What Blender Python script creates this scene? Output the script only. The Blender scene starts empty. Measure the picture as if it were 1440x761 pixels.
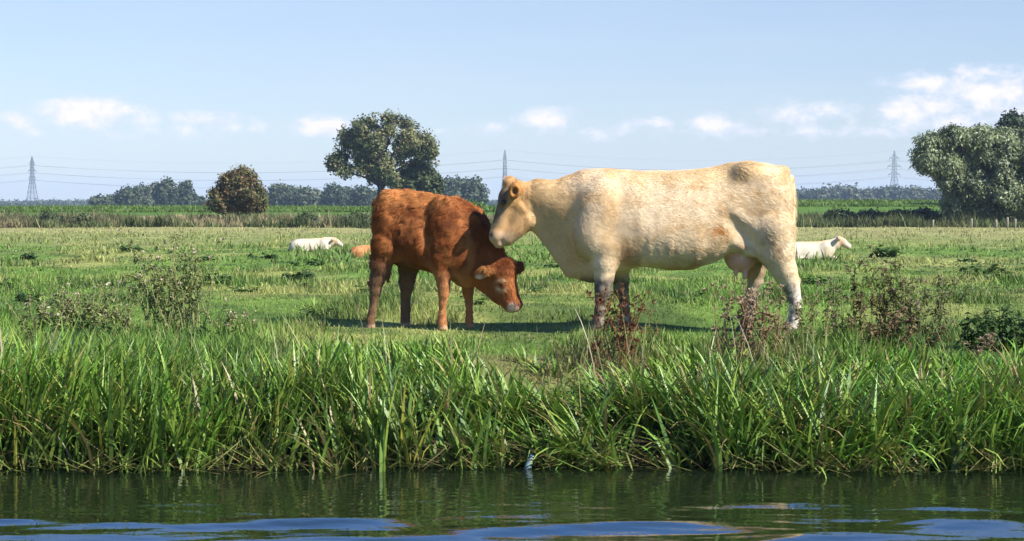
import bpy, math, random
import numpy as np
from mathutils import Vector

RNG = np.random.default_rng(7)
random.seed(7)
S = bpy.context.scene
COL = S.collection
R = math.radians

# ------------------------------------------------------------------ camera and picture -> world helpers
F = 2687.0                     # focal length in photo pixels (photo 1440 x 761)
CAMZ = 1.1                     # eye height above the pasture by the cows
HOR = 289.0                    # horizon row in the photo
PITCH = math.atan((380.5 - HOR) / F)
WATER = -0.6

def W(px, py, D):
    u = (px - 720.0) / F
    v = (380.5 - py) / F
    c, s = math.cos(PITCH), math.sin(PITCH)
    dx, dy, dz = u, c + v * s, v * c - s
    k = D / dy
    return np.array([dx * k, D, CAMZ + dz * k])

# ------------------------------------------------------------------ noise
def _hash(i, j, k, seed):
    h = (i.astype(np.int64) * 374761393 + j.astype(np.int64) * 668265263 + k.astype(np.int64) * 2147483647 + seed * 1274126177) & 0xFFFFFFFF
    h = ((h ^ (h >> 13)) * 1274126177) & 0xFFFFFFFF
    h = h ^ (h >> 16)
    return (h & 0xFFFF).astype(np.float64) / 65535.0

def vnoise(x, y, z=0.0, seed=0):
    x, y, z = np.broadcast_arrays(np.asarray(x, float), np.asarray(y, float), np.asarray(z, float))
    i, j, k = np.floor(x), np.floor(y), np.floor(z)
    fx, fy, fz = x - i, y - j, z - k
    fx = fx * fx * (3 - 2 * fx); fy = fy * fy * (3 - 2 * fy); fz = fz * fz * (3 - 2 * fz)
    r = 0
    for a in (0, 1):
        for b in (0, 1):
            for c in (0, 1):
                w = (fx if a else 1 - fx) * (fy if b else 1 - fy) * (fz if c else 1 - fz)
                r = r + w * _hash(i + a, j + b, k + c, seed)
    return r

def fbm(x, y, z=0.0, seed=0, octv=3):
    r, a, n = 0, 1.0, 0
    for o in range(octv):
        r = r + a * vnoise(np.asarray(x) * 2**o, np.asarray(y) * 2**o, np.asarray(z) * 2**o, seed + o)
        n += a; a *= 0.5
    return r / n

def sstep(a, b, x):
    t = np.clip((x - a) / (b - a), 0, 1)
    return t * t * (3 - 2 * t)

def mixc(a, b, t):
    t = np.asarray(t)[..., None]
    return np.asarray(a) * (1 - t) + np.asarray(b) * t

# ------------------------------------------------------------------ object helpers
def tag(o, label=None, cat=None, group=None, kind=None):
    if label: o['label'] = label
    if cat: o['category'] = cat
    if group: o['group'] = group
    if kind: o['kind'] = kind
    return o

def empty(name, loc, label, cat, group=None, rz=0.0):
    o = bpy.data.objects.new(name, None)
    COL.objects.link(o)
    o.location = loc
    o.rotation_euler = (0, 0, rz)
    o.empty_display_size = 0.2
    return tag(o, label, cat, group)

def mesh_obj(name, verts, faces, mat, parent=None, col=None, smooth=False, nsides=None):
    """verts (N,3); faces: list of int arrays (M,k), or one array; col (N,3|4) point colours"""
    me = bpy.data.meshes.new(name)
    verts = np.ascontiguousarray(verts, dtype=np.float32)
    if isinstance(faces, np.ndarray): faces = [faces]
    faces = [np.asarray(f, dtype=np.int32) for f in faces if len(f)]
    loops = np.concatenate([f.ravel() for f in faces])
    sizes = np.concatenate([np.full(len(f), f.shape[1], np.int32) for f in faces])
    starts = np.concatenate([[0], np.cumsum(sizes)[:-1]]).astype(np.int32)
    me.vertices.add(len(verts)); me.vertices.foreach_set('co', verts.ravel())
    me.loops.add(len(loops)); me.loops.foreach_set('vertex_index', loops)
    me.polygons.add(len(sizes)); me.polygons.foreach_set('loop_start', starts); me.polygons.foreach_set('loop_total', sizes)
    if smooth: me.polygons.foreach_set('use_smooth', np.ones(len(sizes), bool))
    if col is not None:
        c = np.ones((len(verts), 4), np.float32); c[:, :3] = np.asarray(col)[:, :3]
        a = me.attributes.new('Col', 'FLOAT_COLOR', 'POINT'); a.data.foreach_set('color', c.ravel())
    me.update(calc_edges=True)
    me.materials.append(mat)
    o = bpy.data.objects.new(name, me)
    COL.objects.link(o)
    if parent: o.parent = parent
    return o

class Acc:
    """collects pieces for one mesh"""
    def __init__(s): s.v, s.f, s.c, s.n = [], {}, [], 0
    def add(s, v, f, c=None):
        v = np.asarray(v, float)
        s.v.append(v)
        for ff in (f if isinstance(f, list) else [f]):
            ff = np.asarray(ff, int)
            if len(ff): s.f.setdefault(ff.shape[1], []).append(ff + s.n)
        if c is not None:
            c = np.asarray(c, float)
            s.c.append(np.broadcast_to(c, (len(v), 3)) if c.ndim == 1 else c)
        s.n += len(v)
    def graft(s, v, f, c=None):
        """add a limb and weld its buried root to the nearest wood already there"""
        old = np.concatenate(s.v); d = np.linalg.norm(old - np.asarray(v)[0], axis=1); k = int(d.argmin()); n0 = s.n
        s.add(v, f, c); s.f.setdefault(3, []).append(np.array([[k, n0, n0 + 1]]))
    def build(s, name, mat, parent=None, smooth=False):
        if not s.v: return None
        return mesh_obj(name, np.concatenate(s.v), [np.concatenate(x) for x in s.f.values()], mat, parent,
                        np.concatenate(s.c) if s.c else None, smooth)

def tube(pts, rad, n=6):
    pts = np.asarray(pts, float); rad = np.asarray(rad, float)
    if rad.ndim == 0: rad = np.full(len(pts), float(rad))
    t = np.gradient(pts, axis=0); t /= np.linalg.norm(t, axis=1)[:, None] + 1e-9
    ref = np.array([0, 0, 1.0]) if abs(t[0][2]) < 0.9 else np.array([1.0, 0, 0])
    a = np.cross(t, ref); a /= np.linalg.norm(a, axis=1)[:, None] + 1e-9
    b = np.cross(t, a)
    ang = np.arange(n) / n * 2 * np.pi
    v = pts[:, None, :] + rad[:, None, None] * (np.cos(ang)[None, :, None] * a[:, None, :] + np.sin(ang)[None, :, None] * b[:, None, :])
    i = np.arange(len(pts) - 1)[:, None]; j = np.arange(n)[None, :]
    f = np.stack([i * n + j, i * n + (j + 1) % n, (i + 1) * n + (j + 1) % n, (i + 1) * n + j], -1).reshape(-1, 4)
    m = len(pts) * n
    v = np.concatenate([v.reshape(-1, 3), pts[:1], pts[-1:]])
    jj = np.arange(n)
    c0 = np.stack([np.full(n, m), (jj + 1) % n, jj], -1)
    c1 = np.stack([np.full(n, m + 1), m - n + jj, m - n + (jj + 1) % n], -1)
    return v, [f, np.concatenate([c0, c1])]

# ------------------------------------------------------------------ materials
class NT:
    def __init__(s, m):
        s.t = m.node_tree; s.t.nodes.clear()
    def n(s, kind, ins=None, **props):
        nd = s.t.nodes.new(kind)
        for k, v in props.items(): setattr(nd, k, v)
        for k, v in (ins or {}).items():
            sock = nd.inputs[k]
            if isinstance(v, bpy.types.NodeSocket): s.t.links.new(v, sock)
            else: sock.default_value = v
        return nd
    def m(s, op, a, b=None, c=None, clamp=False):
        d = {0: a}
        if b is not None: d[1] = b
        if c is not None: d[2] = c
        return s.n('ShaderNodeMath', d, operation=op, use_clamp=clamp).outputs[0]
    def link(s, a, b): s.t.links.new(a, b)

def new_mat(name):
    m = bpy.data.materials.new(name); m.use_nodes = True
    return m, NT(m)

def leaf_mat(name, trans=0.35, rough=0.5, spec=0.25, bright=1.0):
    """blades and leaves: colour attribute, part of the light passes through"""
    m, t = new_mat(name)
    a = t.n('ShaderNodeAttribute', attribute_name='Col')
    c = a.outputs['Color']
    p = t.n('ShaderNodeBsdfPrincipled', {'Base Color': c, 'Roughness': rough, 'Specular IOR Level': spec})
    tr = t.n('ShaderNodeBsdfTranslucent', {'Color': c})
    mx = t.n('ShaderNodeMixShader', {0: trans, 1: p.outputs[0], 2: tr.outputs[0]})
    t.link(mx.outputs[0], t.n('ShaderNodeOutputMaterial').inputs[0])
    return m

def attr_mat(name, rough=0.8, spec=0.2, noise=(40, 0.15), bump=0.0, bscale=80):
    m, t = new_mat(name)
    a = t.n('ShaderNodeAttribute', attribute_name='Col')
    tc = t.n('ShaderNodeTexCoord')
    nz = t.n('ShaderNodeTexNoise', {'Vector': tc.outputs['Object'], 'Scale': noise[0], 'Detail': 4.0})
    f = t.m('MULTIPLY_ADD', nz.outputs[0], 2 * noise[1], 1 - noise[1])
    mul = t.n('ShaderNodeVectorMath', {0: a.outputs['Color'], 1: f}, operation='MULTIPLY')
    p = t.n('ShaderNodeBsdfPrincipled', {'Base Color': mul.outputs[0], 'Roughness': rough, 'Specular IOR Level': spec})
    if bump:
        nb = t.n('ShaderNodeTexNoise', {'Vector': tc.outputs['Object'], 'Scale': bscale, 'Detail': 3.0})
        b = t.n('ShaderNodeBump', {'Strength': bump, 'Distance': 0.02, 'Height': nb.outputs[0]})
        t.link(b.outputs[0], p.inputs['Normal'])
    t.link(p.outputs[0], t.n('ShaderNodeOutputMaterial').inputs[0])
    return m

def plain_mat(name, col, rough=0.6, spec=0.3, metal=0.0, nscale=30, namt=0.2):
    m, t = new_mat(name)
    tc = t.n('ShaderNodeTexCoord')
    nz = t.n('ShaderNodeTexNoise', {'Vector': tc.outputs['Object'], 'Scale': nscale, 'Detail': 4.0})
    f = t.m('MULTIPLY_ADD', nz.outputs[0], 2 * namt, 1 - namt)
    mul = t.n('ShaderNodeVectorMath', {0: (*col,), 1: f}, operation='MULTIPLY')
    p = t.n('ShaderNodeBsdfPrincipled', {'Base Color': mul.outputs[0], 'Roughness': rough, 'Specular IOR Level': spec, 'Metallic': metal})
    t.link(p.outputs[0], t.n('ShaderNodeOutputMaterial').inputs[0])
    return m

M = {}
M['reed'] = leaf_mat('reed blade', 0.20, 0.45, 0.38)
M['grass'] = leaf_mat('pasture grass', 0.35, 0.55, 0.25)
M['dry'] = leaf_mat('dry grass', 0.3, 0.7, 0.1)
M['leaf'] = leaf_mat('tree leaf', 0.25, 0.55, 0.25)
M['silverleaf'] = leaf_mat('willow leaf', 0.2, 0.45, 0.35)
M['weed'] = leaf_mat('weed leaf', 0.25, 0.6, 0.2)
M['stem'] = attr_mat('weed stem', 0.8, 0.15)
M['bark'] = attr_mat('bark', 0.9, 0.1, (6, 0.3), 0.6, 12)
M['hide'] = attr_mat('hide', 0.75, 0.15, (60, 0.12), 0.08, 90)
M['steel'] = plain_mat('galvanised steel', (0.11, 0.12, 0.13), 0.6, 0.4, 0.0, 1.0, 0.1)
M['wire'] = plain_mat('wire', (0.10, 0.11, 0.12), 0.6, 0.3, 0.0, 1.0, 0.1)
M['glass'] = plain_mat('insulator glass', (0.15, 0.17, 0.17), 0.3, 0.5)
M['wood'] = plain_mat('weathered post wood', (0.22, 0.19, 0.14), 0.9, 0.1, 0.0, 8, 0.35)
M['eye'] = plain_mat('eye', (0.012, 0.008, 0.006), 0.12, 0.5)

# ------------------------------------------------------------------ terrain
def shore(x):
    return 12.35 + 0.10 * np.sin(x * 1.3 + 1) + 0.10 * (fbm(x * 0.9, 3.0, seed=5) - 0.5)

def terrain(x, y):
    x = np.asarray(x, float); y = np.asarray(y, float)
    d = y - shore(x)
    bank = np.interp(d, [-12, -1.5, -0.4, 0, 0.35, 0.9, 1.5, 2.3], [-1.9, -1.4, -0.85, -0.62, -0.42, -0.22, -0.03, 0.0])
    far = -0.46 * sstep(22, 44, y) + 0.10 * sstep(17.3, 18.8, y) * sstep(26, 20, y)
    dyke = np.interp(y, [0, 134, 137, 141, 148, 172, 200, 4000], [0, 0, -0.5, -0.3, 0.1, 1.25, 1.33, 1.38])
    z = np.minimum(bank, 0) + far + dyke + 0.62 * sstep(-4, 20, x * 160 / np.maximum(y, 160)) * sstep(152, 172, y)
    amp = sstep(18.5, 26, y) * (1 - sstep(130, 170, y))
    z = z + amp * 0.10 * (fbm(x * 1.1, y * 0.9, seed=14, octv=2) - 0.5)
    z = z + amp * 0.22 * (fbm(x * 0.09, y * 0.07, seed=11) - 0.5) + amp * 0.09 * (fbm(x * 0.5, y * 0.4, seed=13) - 0.5)
    z = z + sstep(12.4, 13.2, y) * 0.05 * (fbm(x * 1.3, y * 1.3, seed=17) - 0.5) * (1 - sstep(60, 100, y))
    return z

def grass_color(x, y):
    """base colour of the sward at a place: own green, dry and rank patches, with tussock shading painted in"""
    n1 = fbm(x * 0.35, y * 0.22, seed=21)
    n2 = fbm(x * 1.4, y * 0.9, seed=22)
    n3 = fbm(x * 0.12, y * 0.05, seed=23)
    green = np.array([0.128, 0.21, 0.034]); dark = np.array([0.062, 0.115, 0.022]); yel = np.array([0.25, 0.265, 0.072])
    dry = np.array([0.30, 0.28, 0.105]); oliv = np.array([0.23, 0.25, 0.075])
    c = mixc(green, yel, sstep(0.45, 0.72, n1))
    c = mixc(c, dark, sstep(0.50, 0.66, n2) * 0.7)
    n4 = fbm(x * 3.1, y * 2.0, seed=24)
    c = c * (0.72 + 0.56 * n4)[..., None]  # shade between tussocks painted in, following the grass height noise
    t = sstep(60, 108, y + 30 * (n3 - 0.5) + 14 * (n2 - 0.5))
    c = mixc(c, mixc(oliv, dry, sstep(0.35, 0.6, n2 * 0.5 + n3 * 0.5 + (y - 90) / 300)), t * 0.9)
    b = sstep(150, 160, y)
    c = mixc(c, np.array([0.085, 0.155, 0.025]), b)
    # bare, dried-out rim of the bank
    r = np.exp(-((y - 13.8) / 0.34) ** 2) * (sstep(0.40, 0.55, fbm(x * 1.1 + 4, y * 0.4, seed=29)) * sstep(-1.2, -0.2, x) + np.exp(-((x - 0.25) / 0.55) ** 2))
    c = mixc(c, np.array([0.22, 0.165, 0.075]), np.clip(r, 0, 1) * 0.6)
    return c

def build_ground():
    ys = np.concatenate([np.arange(-25, 11, 3.0), np.arange(11, 24, 0.12), np.geomspace(24, 60, 70)[0:], np.geomspace(60.6, 200, 90), np.geomspace(205, 5200, 40)])
    u = np.linspace(-1, 1, 241); u = np.sign(u) * np.abs(u) ** 1.25
    X = u[None, :] * (9 + 0.62 * np.maximum(ys, 0))[:, None]; Y = np.repeat(ys[:, None], len(u), 1)
    Z = terrain(X, Y)
    v = np.stack([X, Y, Z], -1).reshape(-1, 3)
    n, m = X.shape
    i = np.arange(n - 1)[:, None] * m + np.arange(m - 1)[None, :]
    f = np.stack([i, i + 1, i + m + 1, i + m], -1).reshape(-1, 4)
    col = grass_color(v[:, 0], v[:, 1])
    wet = sstep(13.6, 12.6, v[:, 1])
    col = mixc(col, np.array([0.05, 0.04, 0.02]), wet)
    mt, t = new_mat('pasture')
    a = t.n('ShaderNodeAttribute', attribute_name='Col')
    tc = t.n('ShaderNodeTexCoord')
    mp = t.n('ShaderNodeMapping', {'Vector': tc.outputs['Object'], 'Scale': (1, 0.45, 1)})
    n1 = t.n('ShaderNodeTexNoise', {'Vector': mp.outputs[0], 'Scale': 9.0, 'Detail': 8.0, 'Roughness': 0.7})
    n2 = t.n('ShaderNodeTexNoise', {'Vector': mp.outputs[0], 'Scale': 1.3, 'Detail': 6.0, 'Roughness': 0.65})
    f1 = t.m('MULTIPLY_ADD', n1.outputs[0], 1.5, 0.1)
    f2 = t.m('MULTIPLY_ADD', n2.outputs[0], 1.1, 0.42)
    mul = t.n('ShaderNodeVectorMath', {0: a.outputs['Color'], 1: t.m('MULTIPLY', f1, f2)}, operation='MULTIPLY')
    p = t.n('ShaderNodeBsdfPrincipled', {'Base Color': mul.outputs[0], 'Roughness': 0.9, 'Specular IOR Level': 0.1})
    bp = t.n('ShaderNodeBump', {'Strength': 0.8, 'Distance': 0.06, 'Height': n1.outputs[0]})
    t.link(bp.outputs[0], p.inputs['Normal'])
    t.link(p.outputs[0], t.n('ShaderNodeOutputMaterial').inputs[0])
    o = mesh_obj('ground', v, f, mt, col=col, smooth=True)
    tag(o, 'flat green grazing pasture stretching from the water bank to the horizon', 'ground', kind='structure')

build_ground()

# ------------------------------------------------------------------ water, with the slow swell of a passing wash
def build_water():
    ys = np.concatenate([np.arange(-20, 6, 1.0), np.arange(6, 8.9, 0.08), np.arange(8.9, 13.2, 0.018)])
    xs = np.concatenate([np.arange(-12, -4.2, 0.3), np.arange(-4.2, 4.2, 0.04), np.arange(4.2, 12.1, 0.3)])
    X, Y = np.meshgrid(xs, ys)
    Z = np.zeros_like(X)
    amp = sstep(12.2, 9.6, Y)
    Z += 0.0016 * amp * np.sin(2 * np.pi * (Y + 0.08 * X + 0.25 * fbm(X * 0.5, Y * 0.7, seed=31)) / 0.42)
    Z += 0.0007 * np.sin(2 * np.pi * (Y * 1.0 - 0.25 * X + 0.4 * fbm(X * 0.9, Y, seed=32)) / 0.23) * (0.35 + amp)
    Z += 0.0010 * np.sin(2 * np.pi * (Y + 0.15 * X + 0.22 * fbm(X * 2.2, Y * 1.5, seed=34)) / 0.13) * fbm(X * 1.2, Y * 2.0, seed=35)
    Z += 0.0028 * (0.35 + amp) * (fbm(X * 1.6, Y * 5.0, seed=33, octv=3) - 0.5)
    # long low ridges: centre x, y, half length, width, height
    for (px, py, hx, hy, a) in SWELL:
        c = W(px, py, 10); k = (WATER - CAMZ) / (c[2] - CAMZ); cx, cy = c[0] * k, 10 * k
        hl = hx / F * cy
        g = np.exp(-np.abs((X - cx) / hl) ** 3.0)
        yy = Y - cy - 0.05 * (X - cx) - 0.03 * np.sin(X * 4 + px)
        Z += 1.3 * a * g * np.exp(-(yy - hy) ** 2 / (2 * hy * hy))
    v = np.stack([X, Y, Z + WATER], -1).reshape(-1, 3)
    n, m = X.shape
    i = np.arange(n - 1)[:, None] * m + np.arange(m - 1)[None, :]
    f = np.stack([i, i + 1, i + m + 1, i + m], -1).reshape(-1, 4)
    mt, t = new_mat('river water')
    tc = t.n('ShaderNodeTexCoord')
    mp = t.n('ShaderNodeMapping', {'Vector': tc.outputs['Object'], 'Scale': (1.0, 2.4, 1)})
    n1 = t.n('ShaderNodeTexNoise', {'Vector': mp.outputs[0], 'Scale': 7.0, 'Detail': 3.0})
    bp = t.n('ShaderNodeBump', {'Strength': 0.22, 'Distance': 0.01, 'Height': n1.outputs[0]})
    p = t.n('ShaderNodeBsdfPrincipled', {'Base Color': (0.008, 0.014, 0.006, 1), 'Roughness': 0.01, 'IOR': 1.8, 'Specular IOR Level': 0.6})
    t.link(bp.outputs[0], p.inputs['Normal'])
    t.link(p.outputs[0], t.n('ShaderNodeOutputMaterial').inputs[0])
    o = mesh_obj('water', v, f, mt, smooth=True)
    tag(o, 'dark rippled river water with blue sky reflections along the reedy bank', 'water', kind='structure')

SWELL = [(455, 738, 115, 0.10, 0.020), (200, 744, 150, 0.09, 0.018), (20, 738, 70, 0.08, 0.014), (890, 745, 150, 0.11, 0.020),
         (690, 752, 90, 0.10, 0.018), (1370, 742, 85, 0.14, 0.024), (1180, 758, 110, 0.10, 0.018), (255, 712, 70, 0.06, 0.0065),
         (1070, 713, 100, 0.07, 0.0065), (1350, 717, 60, 0.05, 0.005), (90, 760, 150, 0.1, 0.014), (500, 764, 170, 0.1, 0.012)]
build_water()

# ------------------------------------------------------------------ blades
def blades(base, h, w, yaw, lean, curve, col_a, col_b, segs=4, twist=None):
    """base (N,3), height, width, yaw of leaning direction, lean (rad) at root, extra bend to the tip; colours root -> tip"""
    N = len(base)
    dirx, diry = np.cos(yaw), np.sin(yaw)
    tw = yaw + np.pi / 2 + (twist if twist is not None else RNG.uniform(-0.9, 0.9, N))
    wx, wy = np.cos(tw), np.sin(tw)
    pos = base.copy().astype(float)
    V = np.zeros((N, 2 * segs + 1, 3)); C = np.zeros((N, 2 * segs + 1, 3))
    for k in range(segs + 1):
        t = k / segs
        ww = w * (0.75 + 0.5 * t if t < 0.4 else (1 - ((t - 0.4) / 0.6) ** 1.6) * 0.95 + 0.0) * 0.5
        cc = col_a * (1 - t) + col_b * t
        if k < segs:
            V[:, 2 * k] = pos + np.stack([-wx * ww, -wy * ww, 0 * ww], -1)
            V[:, 2 * k + 1] = pos + np.stack([wx * ww, wy * ww, 0 * ww], -1)
            C[:, 2 * k] = cc; C[:, 2 * k + 1] = cc
        else:
            V[:, 2 * k] = pos; C[:, 2 * k] = cc
        ang = lean + curve * ((k + 0.5) / segs) ** 1.5
        st = h / segs
        pos = pos + np.stack([np.sin(ang) * dirx * st, np.sin(ang) * diry * st, np.cos(ang) * st], -1)
    q = []
    for k in range(segs - 1):
        q.append(np.array([2 * k, 2 * k + 1, 2 * k + 3, 2 * k + 2]))
    b = np.arange(N)[:, None] * (2 * segs + 1)
    fs = []
    if q: fs.append((b[:, None, :] + np.array(q)[None]).reshape(-1, 4))
    fs.append(b + np.array([[2 * segs - 2, 2 * segs - 1, 2 * segs]]))
    return V.reshape(-1, 3), fs, C.reshape(-1, 3)

def build_reeds():
    A = Acc()
    # blade clumps on the bank slope
    NC = 2300
    cx = RNG.uniform(-5.6, 5.6, NC); cd = RNG.uniform(-0.10, 1.45, NC) ** 1.0
    cy = shore(cx) + cd
    hh = 0.60 + 0.13 * fbm(cx * 0.5, 0, seed=41) + np.interp(cx, [-4.5, -2.6, -1.0, 0.3, 1.6, 2.6, 4.5], [0.20, 0.16, 0.08, -0.11, -0.05, 0.04, 0.07])
    hh = hh * (0.62 + 0.75 * fbm(cx * 1.6, cd * 3.5, seed=44, octv=2))
    hh = hh * np.interp(cd, [-0.1, 0.3, 0.8, 1.45], [0.98, 0.90, 0.60, 0.30])
    lean_dir = np.interp(cx, [-5, -2.8, -1.2, -0.3, 0.5, 1.2, 1.8, 2.6, 5], [0.0, 0.12, 0.0, -0.1, -0.55, -0.35, 0.45, 0.28, 0.15])   # + leans to the right
    keep = (fbm(cx * 2.3, cd * 5, seed=46, octv=2) > 0.385) & ~((cd > 0.6) & (cx > -0.35) & (cx < 0.75) & (RNG.random(NC) < 0.85))
    cx, cy, hh, lean_dir, cd = cx[keep], cy[keep], hh[keep], lean_dir[keep], cd[keep]
    n = RNG.integers(10, 20, len(cx))
    idx = np.repeat(np.arange(len(cx)), n); N = len(idx)
    bx = cx[idx] + RNG.normal(0, 0.05, N); by = cy[idx] + RNG.normal(0, 0.05, N)
    bz = np.maximum(terrain(bx, by), WATER - 0.05) - 0.02
    h = 0.92 * hh[idx] * RNG.uniform(0.5, 1.18, N)
    w = RNG.uniform(0.012, 0.030, N)
    yaw = np.where(RNG.random(N) < 0.6, RNG.uniform(0, 2 * np.pi, N), np.where(lean_dir[idx] > 0, 0, np.pi) + RNG.normal(0, 0.6, N))
    lean = np.abs(RNG.normal(0.10, 0.16, N)) + np.abs(lean_dir[idx]) * RNG.uniform(0.2, 1.5, N)
    curve = RNG.uniform(0.15, 1.2, N) + (RNG.random(N) < 0.28) * RNG.uniform(0.6, 1.5, N)
    # blade greens; the tip colour also carries painted yellow-green highlights
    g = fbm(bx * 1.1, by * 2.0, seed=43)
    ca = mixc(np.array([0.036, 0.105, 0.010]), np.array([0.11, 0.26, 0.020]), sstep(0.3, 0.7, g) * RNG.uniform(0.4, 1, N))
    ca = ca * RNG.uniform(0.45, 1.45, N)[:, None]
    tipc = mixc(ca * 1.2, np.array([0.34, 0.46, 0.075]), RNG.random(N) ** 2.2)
    dead = RNG.random(N) < 0.02 + 0.07 * sstep(0.5, 0.7, fbm(bx * 0.9, by * 1.5, seed=47))
    ca[dead] = np.array([0.30, 0.22, 0.09]) * RNG.uniform(0.6, 1.2, dead.sum())[:, None]; tipc[dead] = ca[dead] * 1.15
    yl = RNG.random(N) < 0.05
    ca[yl] = np.array([0.24, 0.27, 0.03]); tipc[yl] = np.array([0.30, 0.28, 0.05])
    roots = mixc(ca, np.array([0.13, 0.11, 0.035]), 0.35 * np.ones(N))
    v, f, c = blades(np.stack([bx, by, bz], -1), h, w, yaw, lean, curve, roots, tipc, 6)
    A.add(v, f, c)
    # thin dry flowering stalks standing above the blades
    N = 260
    bx = RNG.uniform(-5.6, 5.6, N); by = shore(bx) + RNG.uniform(0.1, 1.3, N); bz = terrain(bx, by) - 0.02
    ca = mixc(np.array([0.20, 0.15, 0.07]), np.array([0.20, 0.20, 0.07]), RNG.random(N)) * RNG.uniform(0.6, 1.2, N)[:, None]
    v, f, c = blades(np.stack([bx, by, bz], -1), RNG.uniform(0.35, 0.72, N), RNG.uniform(0.005, 0.011, N), RNG.uniform(0, 6.28, N), RNG.uniform(0, 0.35, N), RNG.uniform(0, 0.6, N), ca, ca * 1.3, 4)
    A.add(v, f, c)
    # fallen blades and litter at the waterline
    N = 1500
    bx = RNG.uniform(-5.6, 5.6, N); by = shore(bx) + RNG.uniform(-0.30, 0.15, N)
    bz = np.maximum(terrain(bx, by), WATER) + RNG.uniform(0.0, 0.05, N)
    ca = mixc(np.array([0.26, 0.21, 0.08]), np.array([0.12, 0.18, 0.03]), RNG.random(N)) * RNG.uniform(0.5, 1.2, N)[:, None]
    v, f, c = blades(np.stack([bx, by, bz], -1), RNG.uniform(0.15, 0.45, N), RNG.uniform(0.006, 0.014, N), RNG.uniform(0, 6.28, N), RNG.uniform(0.9, 1.5, N), RNG.uniform(-0.3, 0.5, N), ca, ca * 1.2, 4)
    A.add(v, f, c)
    o = A.build('reed_bed', M['reed'])
    tag(o, 'thick band of long green reed blades growing along the water edge', 'reeds', kind='stuff')

build_reeds()

def scatter(n, y0, y1, pad=1.0, wx=0.275, p=2.0):
    """points in the view wedge, denser near"""
    y = (y0 ** (2 - p + 1e-6) + RNG.random(n) * (y1 ** (2 - p + 1e-6) - y0 ** (2 - p + 1e-6))) ** (1 / (2 - p + 1e-6))
    x = RNG.uniform(-1, 1, n) * (wx * y + pad)
    return x, y

def build_pasture_grass():
    A = Acc()
    for (n, y0, y1, hmin, hmax, wd, pp) in ((110000, 13.5, 25, 0.025, 0.085, 0.010, 1.6), (80000, 24, 48, 0.04, 0.11, 0.022, 1.9), (60000, 46, 140, 0.04, 0.12, 0.05, 1.9)):
        x, y = scatter(int(n * 1.25), y0, y1, 2.2, 0.34, pp); n = len(x)
        gz = terrain(x, y) - 0.01
        rank = fbm(x * 0.8, y * 0.5, seed=51)
        h = (hmin + (hmax - hmin) * RNG.random(n)) * (0.55 + 1.9 * sstep(0.52, 0.70, rank)) * (0.6 + 0.8 * fbm(x * 3.1, y * 2.0, seed=24))
        for (qx, qy, qr) in ((-6.5, 63, 1.5), (9.0, 57, 1.7), (-4.1, 56, 1.2)): h = h * np.where(np.hypot(x - qx, (y - qy) * 0.5) < qr, np.where(y < qy - 0.6, 1.5, 0.5), 1)
        rim = np.exp(-((y - 13.9) / 0.5) ** 2) * RNG.random(n)
        h = h * (1 + 0.6 * rim)
        c = grass_color(x, y) * RNG.uniform(0.6, 1.45, n)[:, None]
        dead = RNG.random(n) < 0.06
        c[dead] = np.array([0.33, 0.27, 0.12]) * RNG.uniform(0.6, 1.1, dead.sum())[:, None]
        v, f, cc = blades(np.stack([x, y, gz], -1), h, wd * RNG.uniform(0.6, 1.3, n), RNG.uniform(0, 6.28, n), RNG.uniform(0.0, 0.7, n), RNG.uniform(0, 0.8, n), c * 0.85, c * 1.25, 2)
        A.add(v, f, cc)
    o = A.build('pasture_grass', M['grass'])
    tag(o, 'short grazed green grass covering the pasture around the cattle', 'grass', kind='stuff')

build_pasture_grass()

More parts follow.
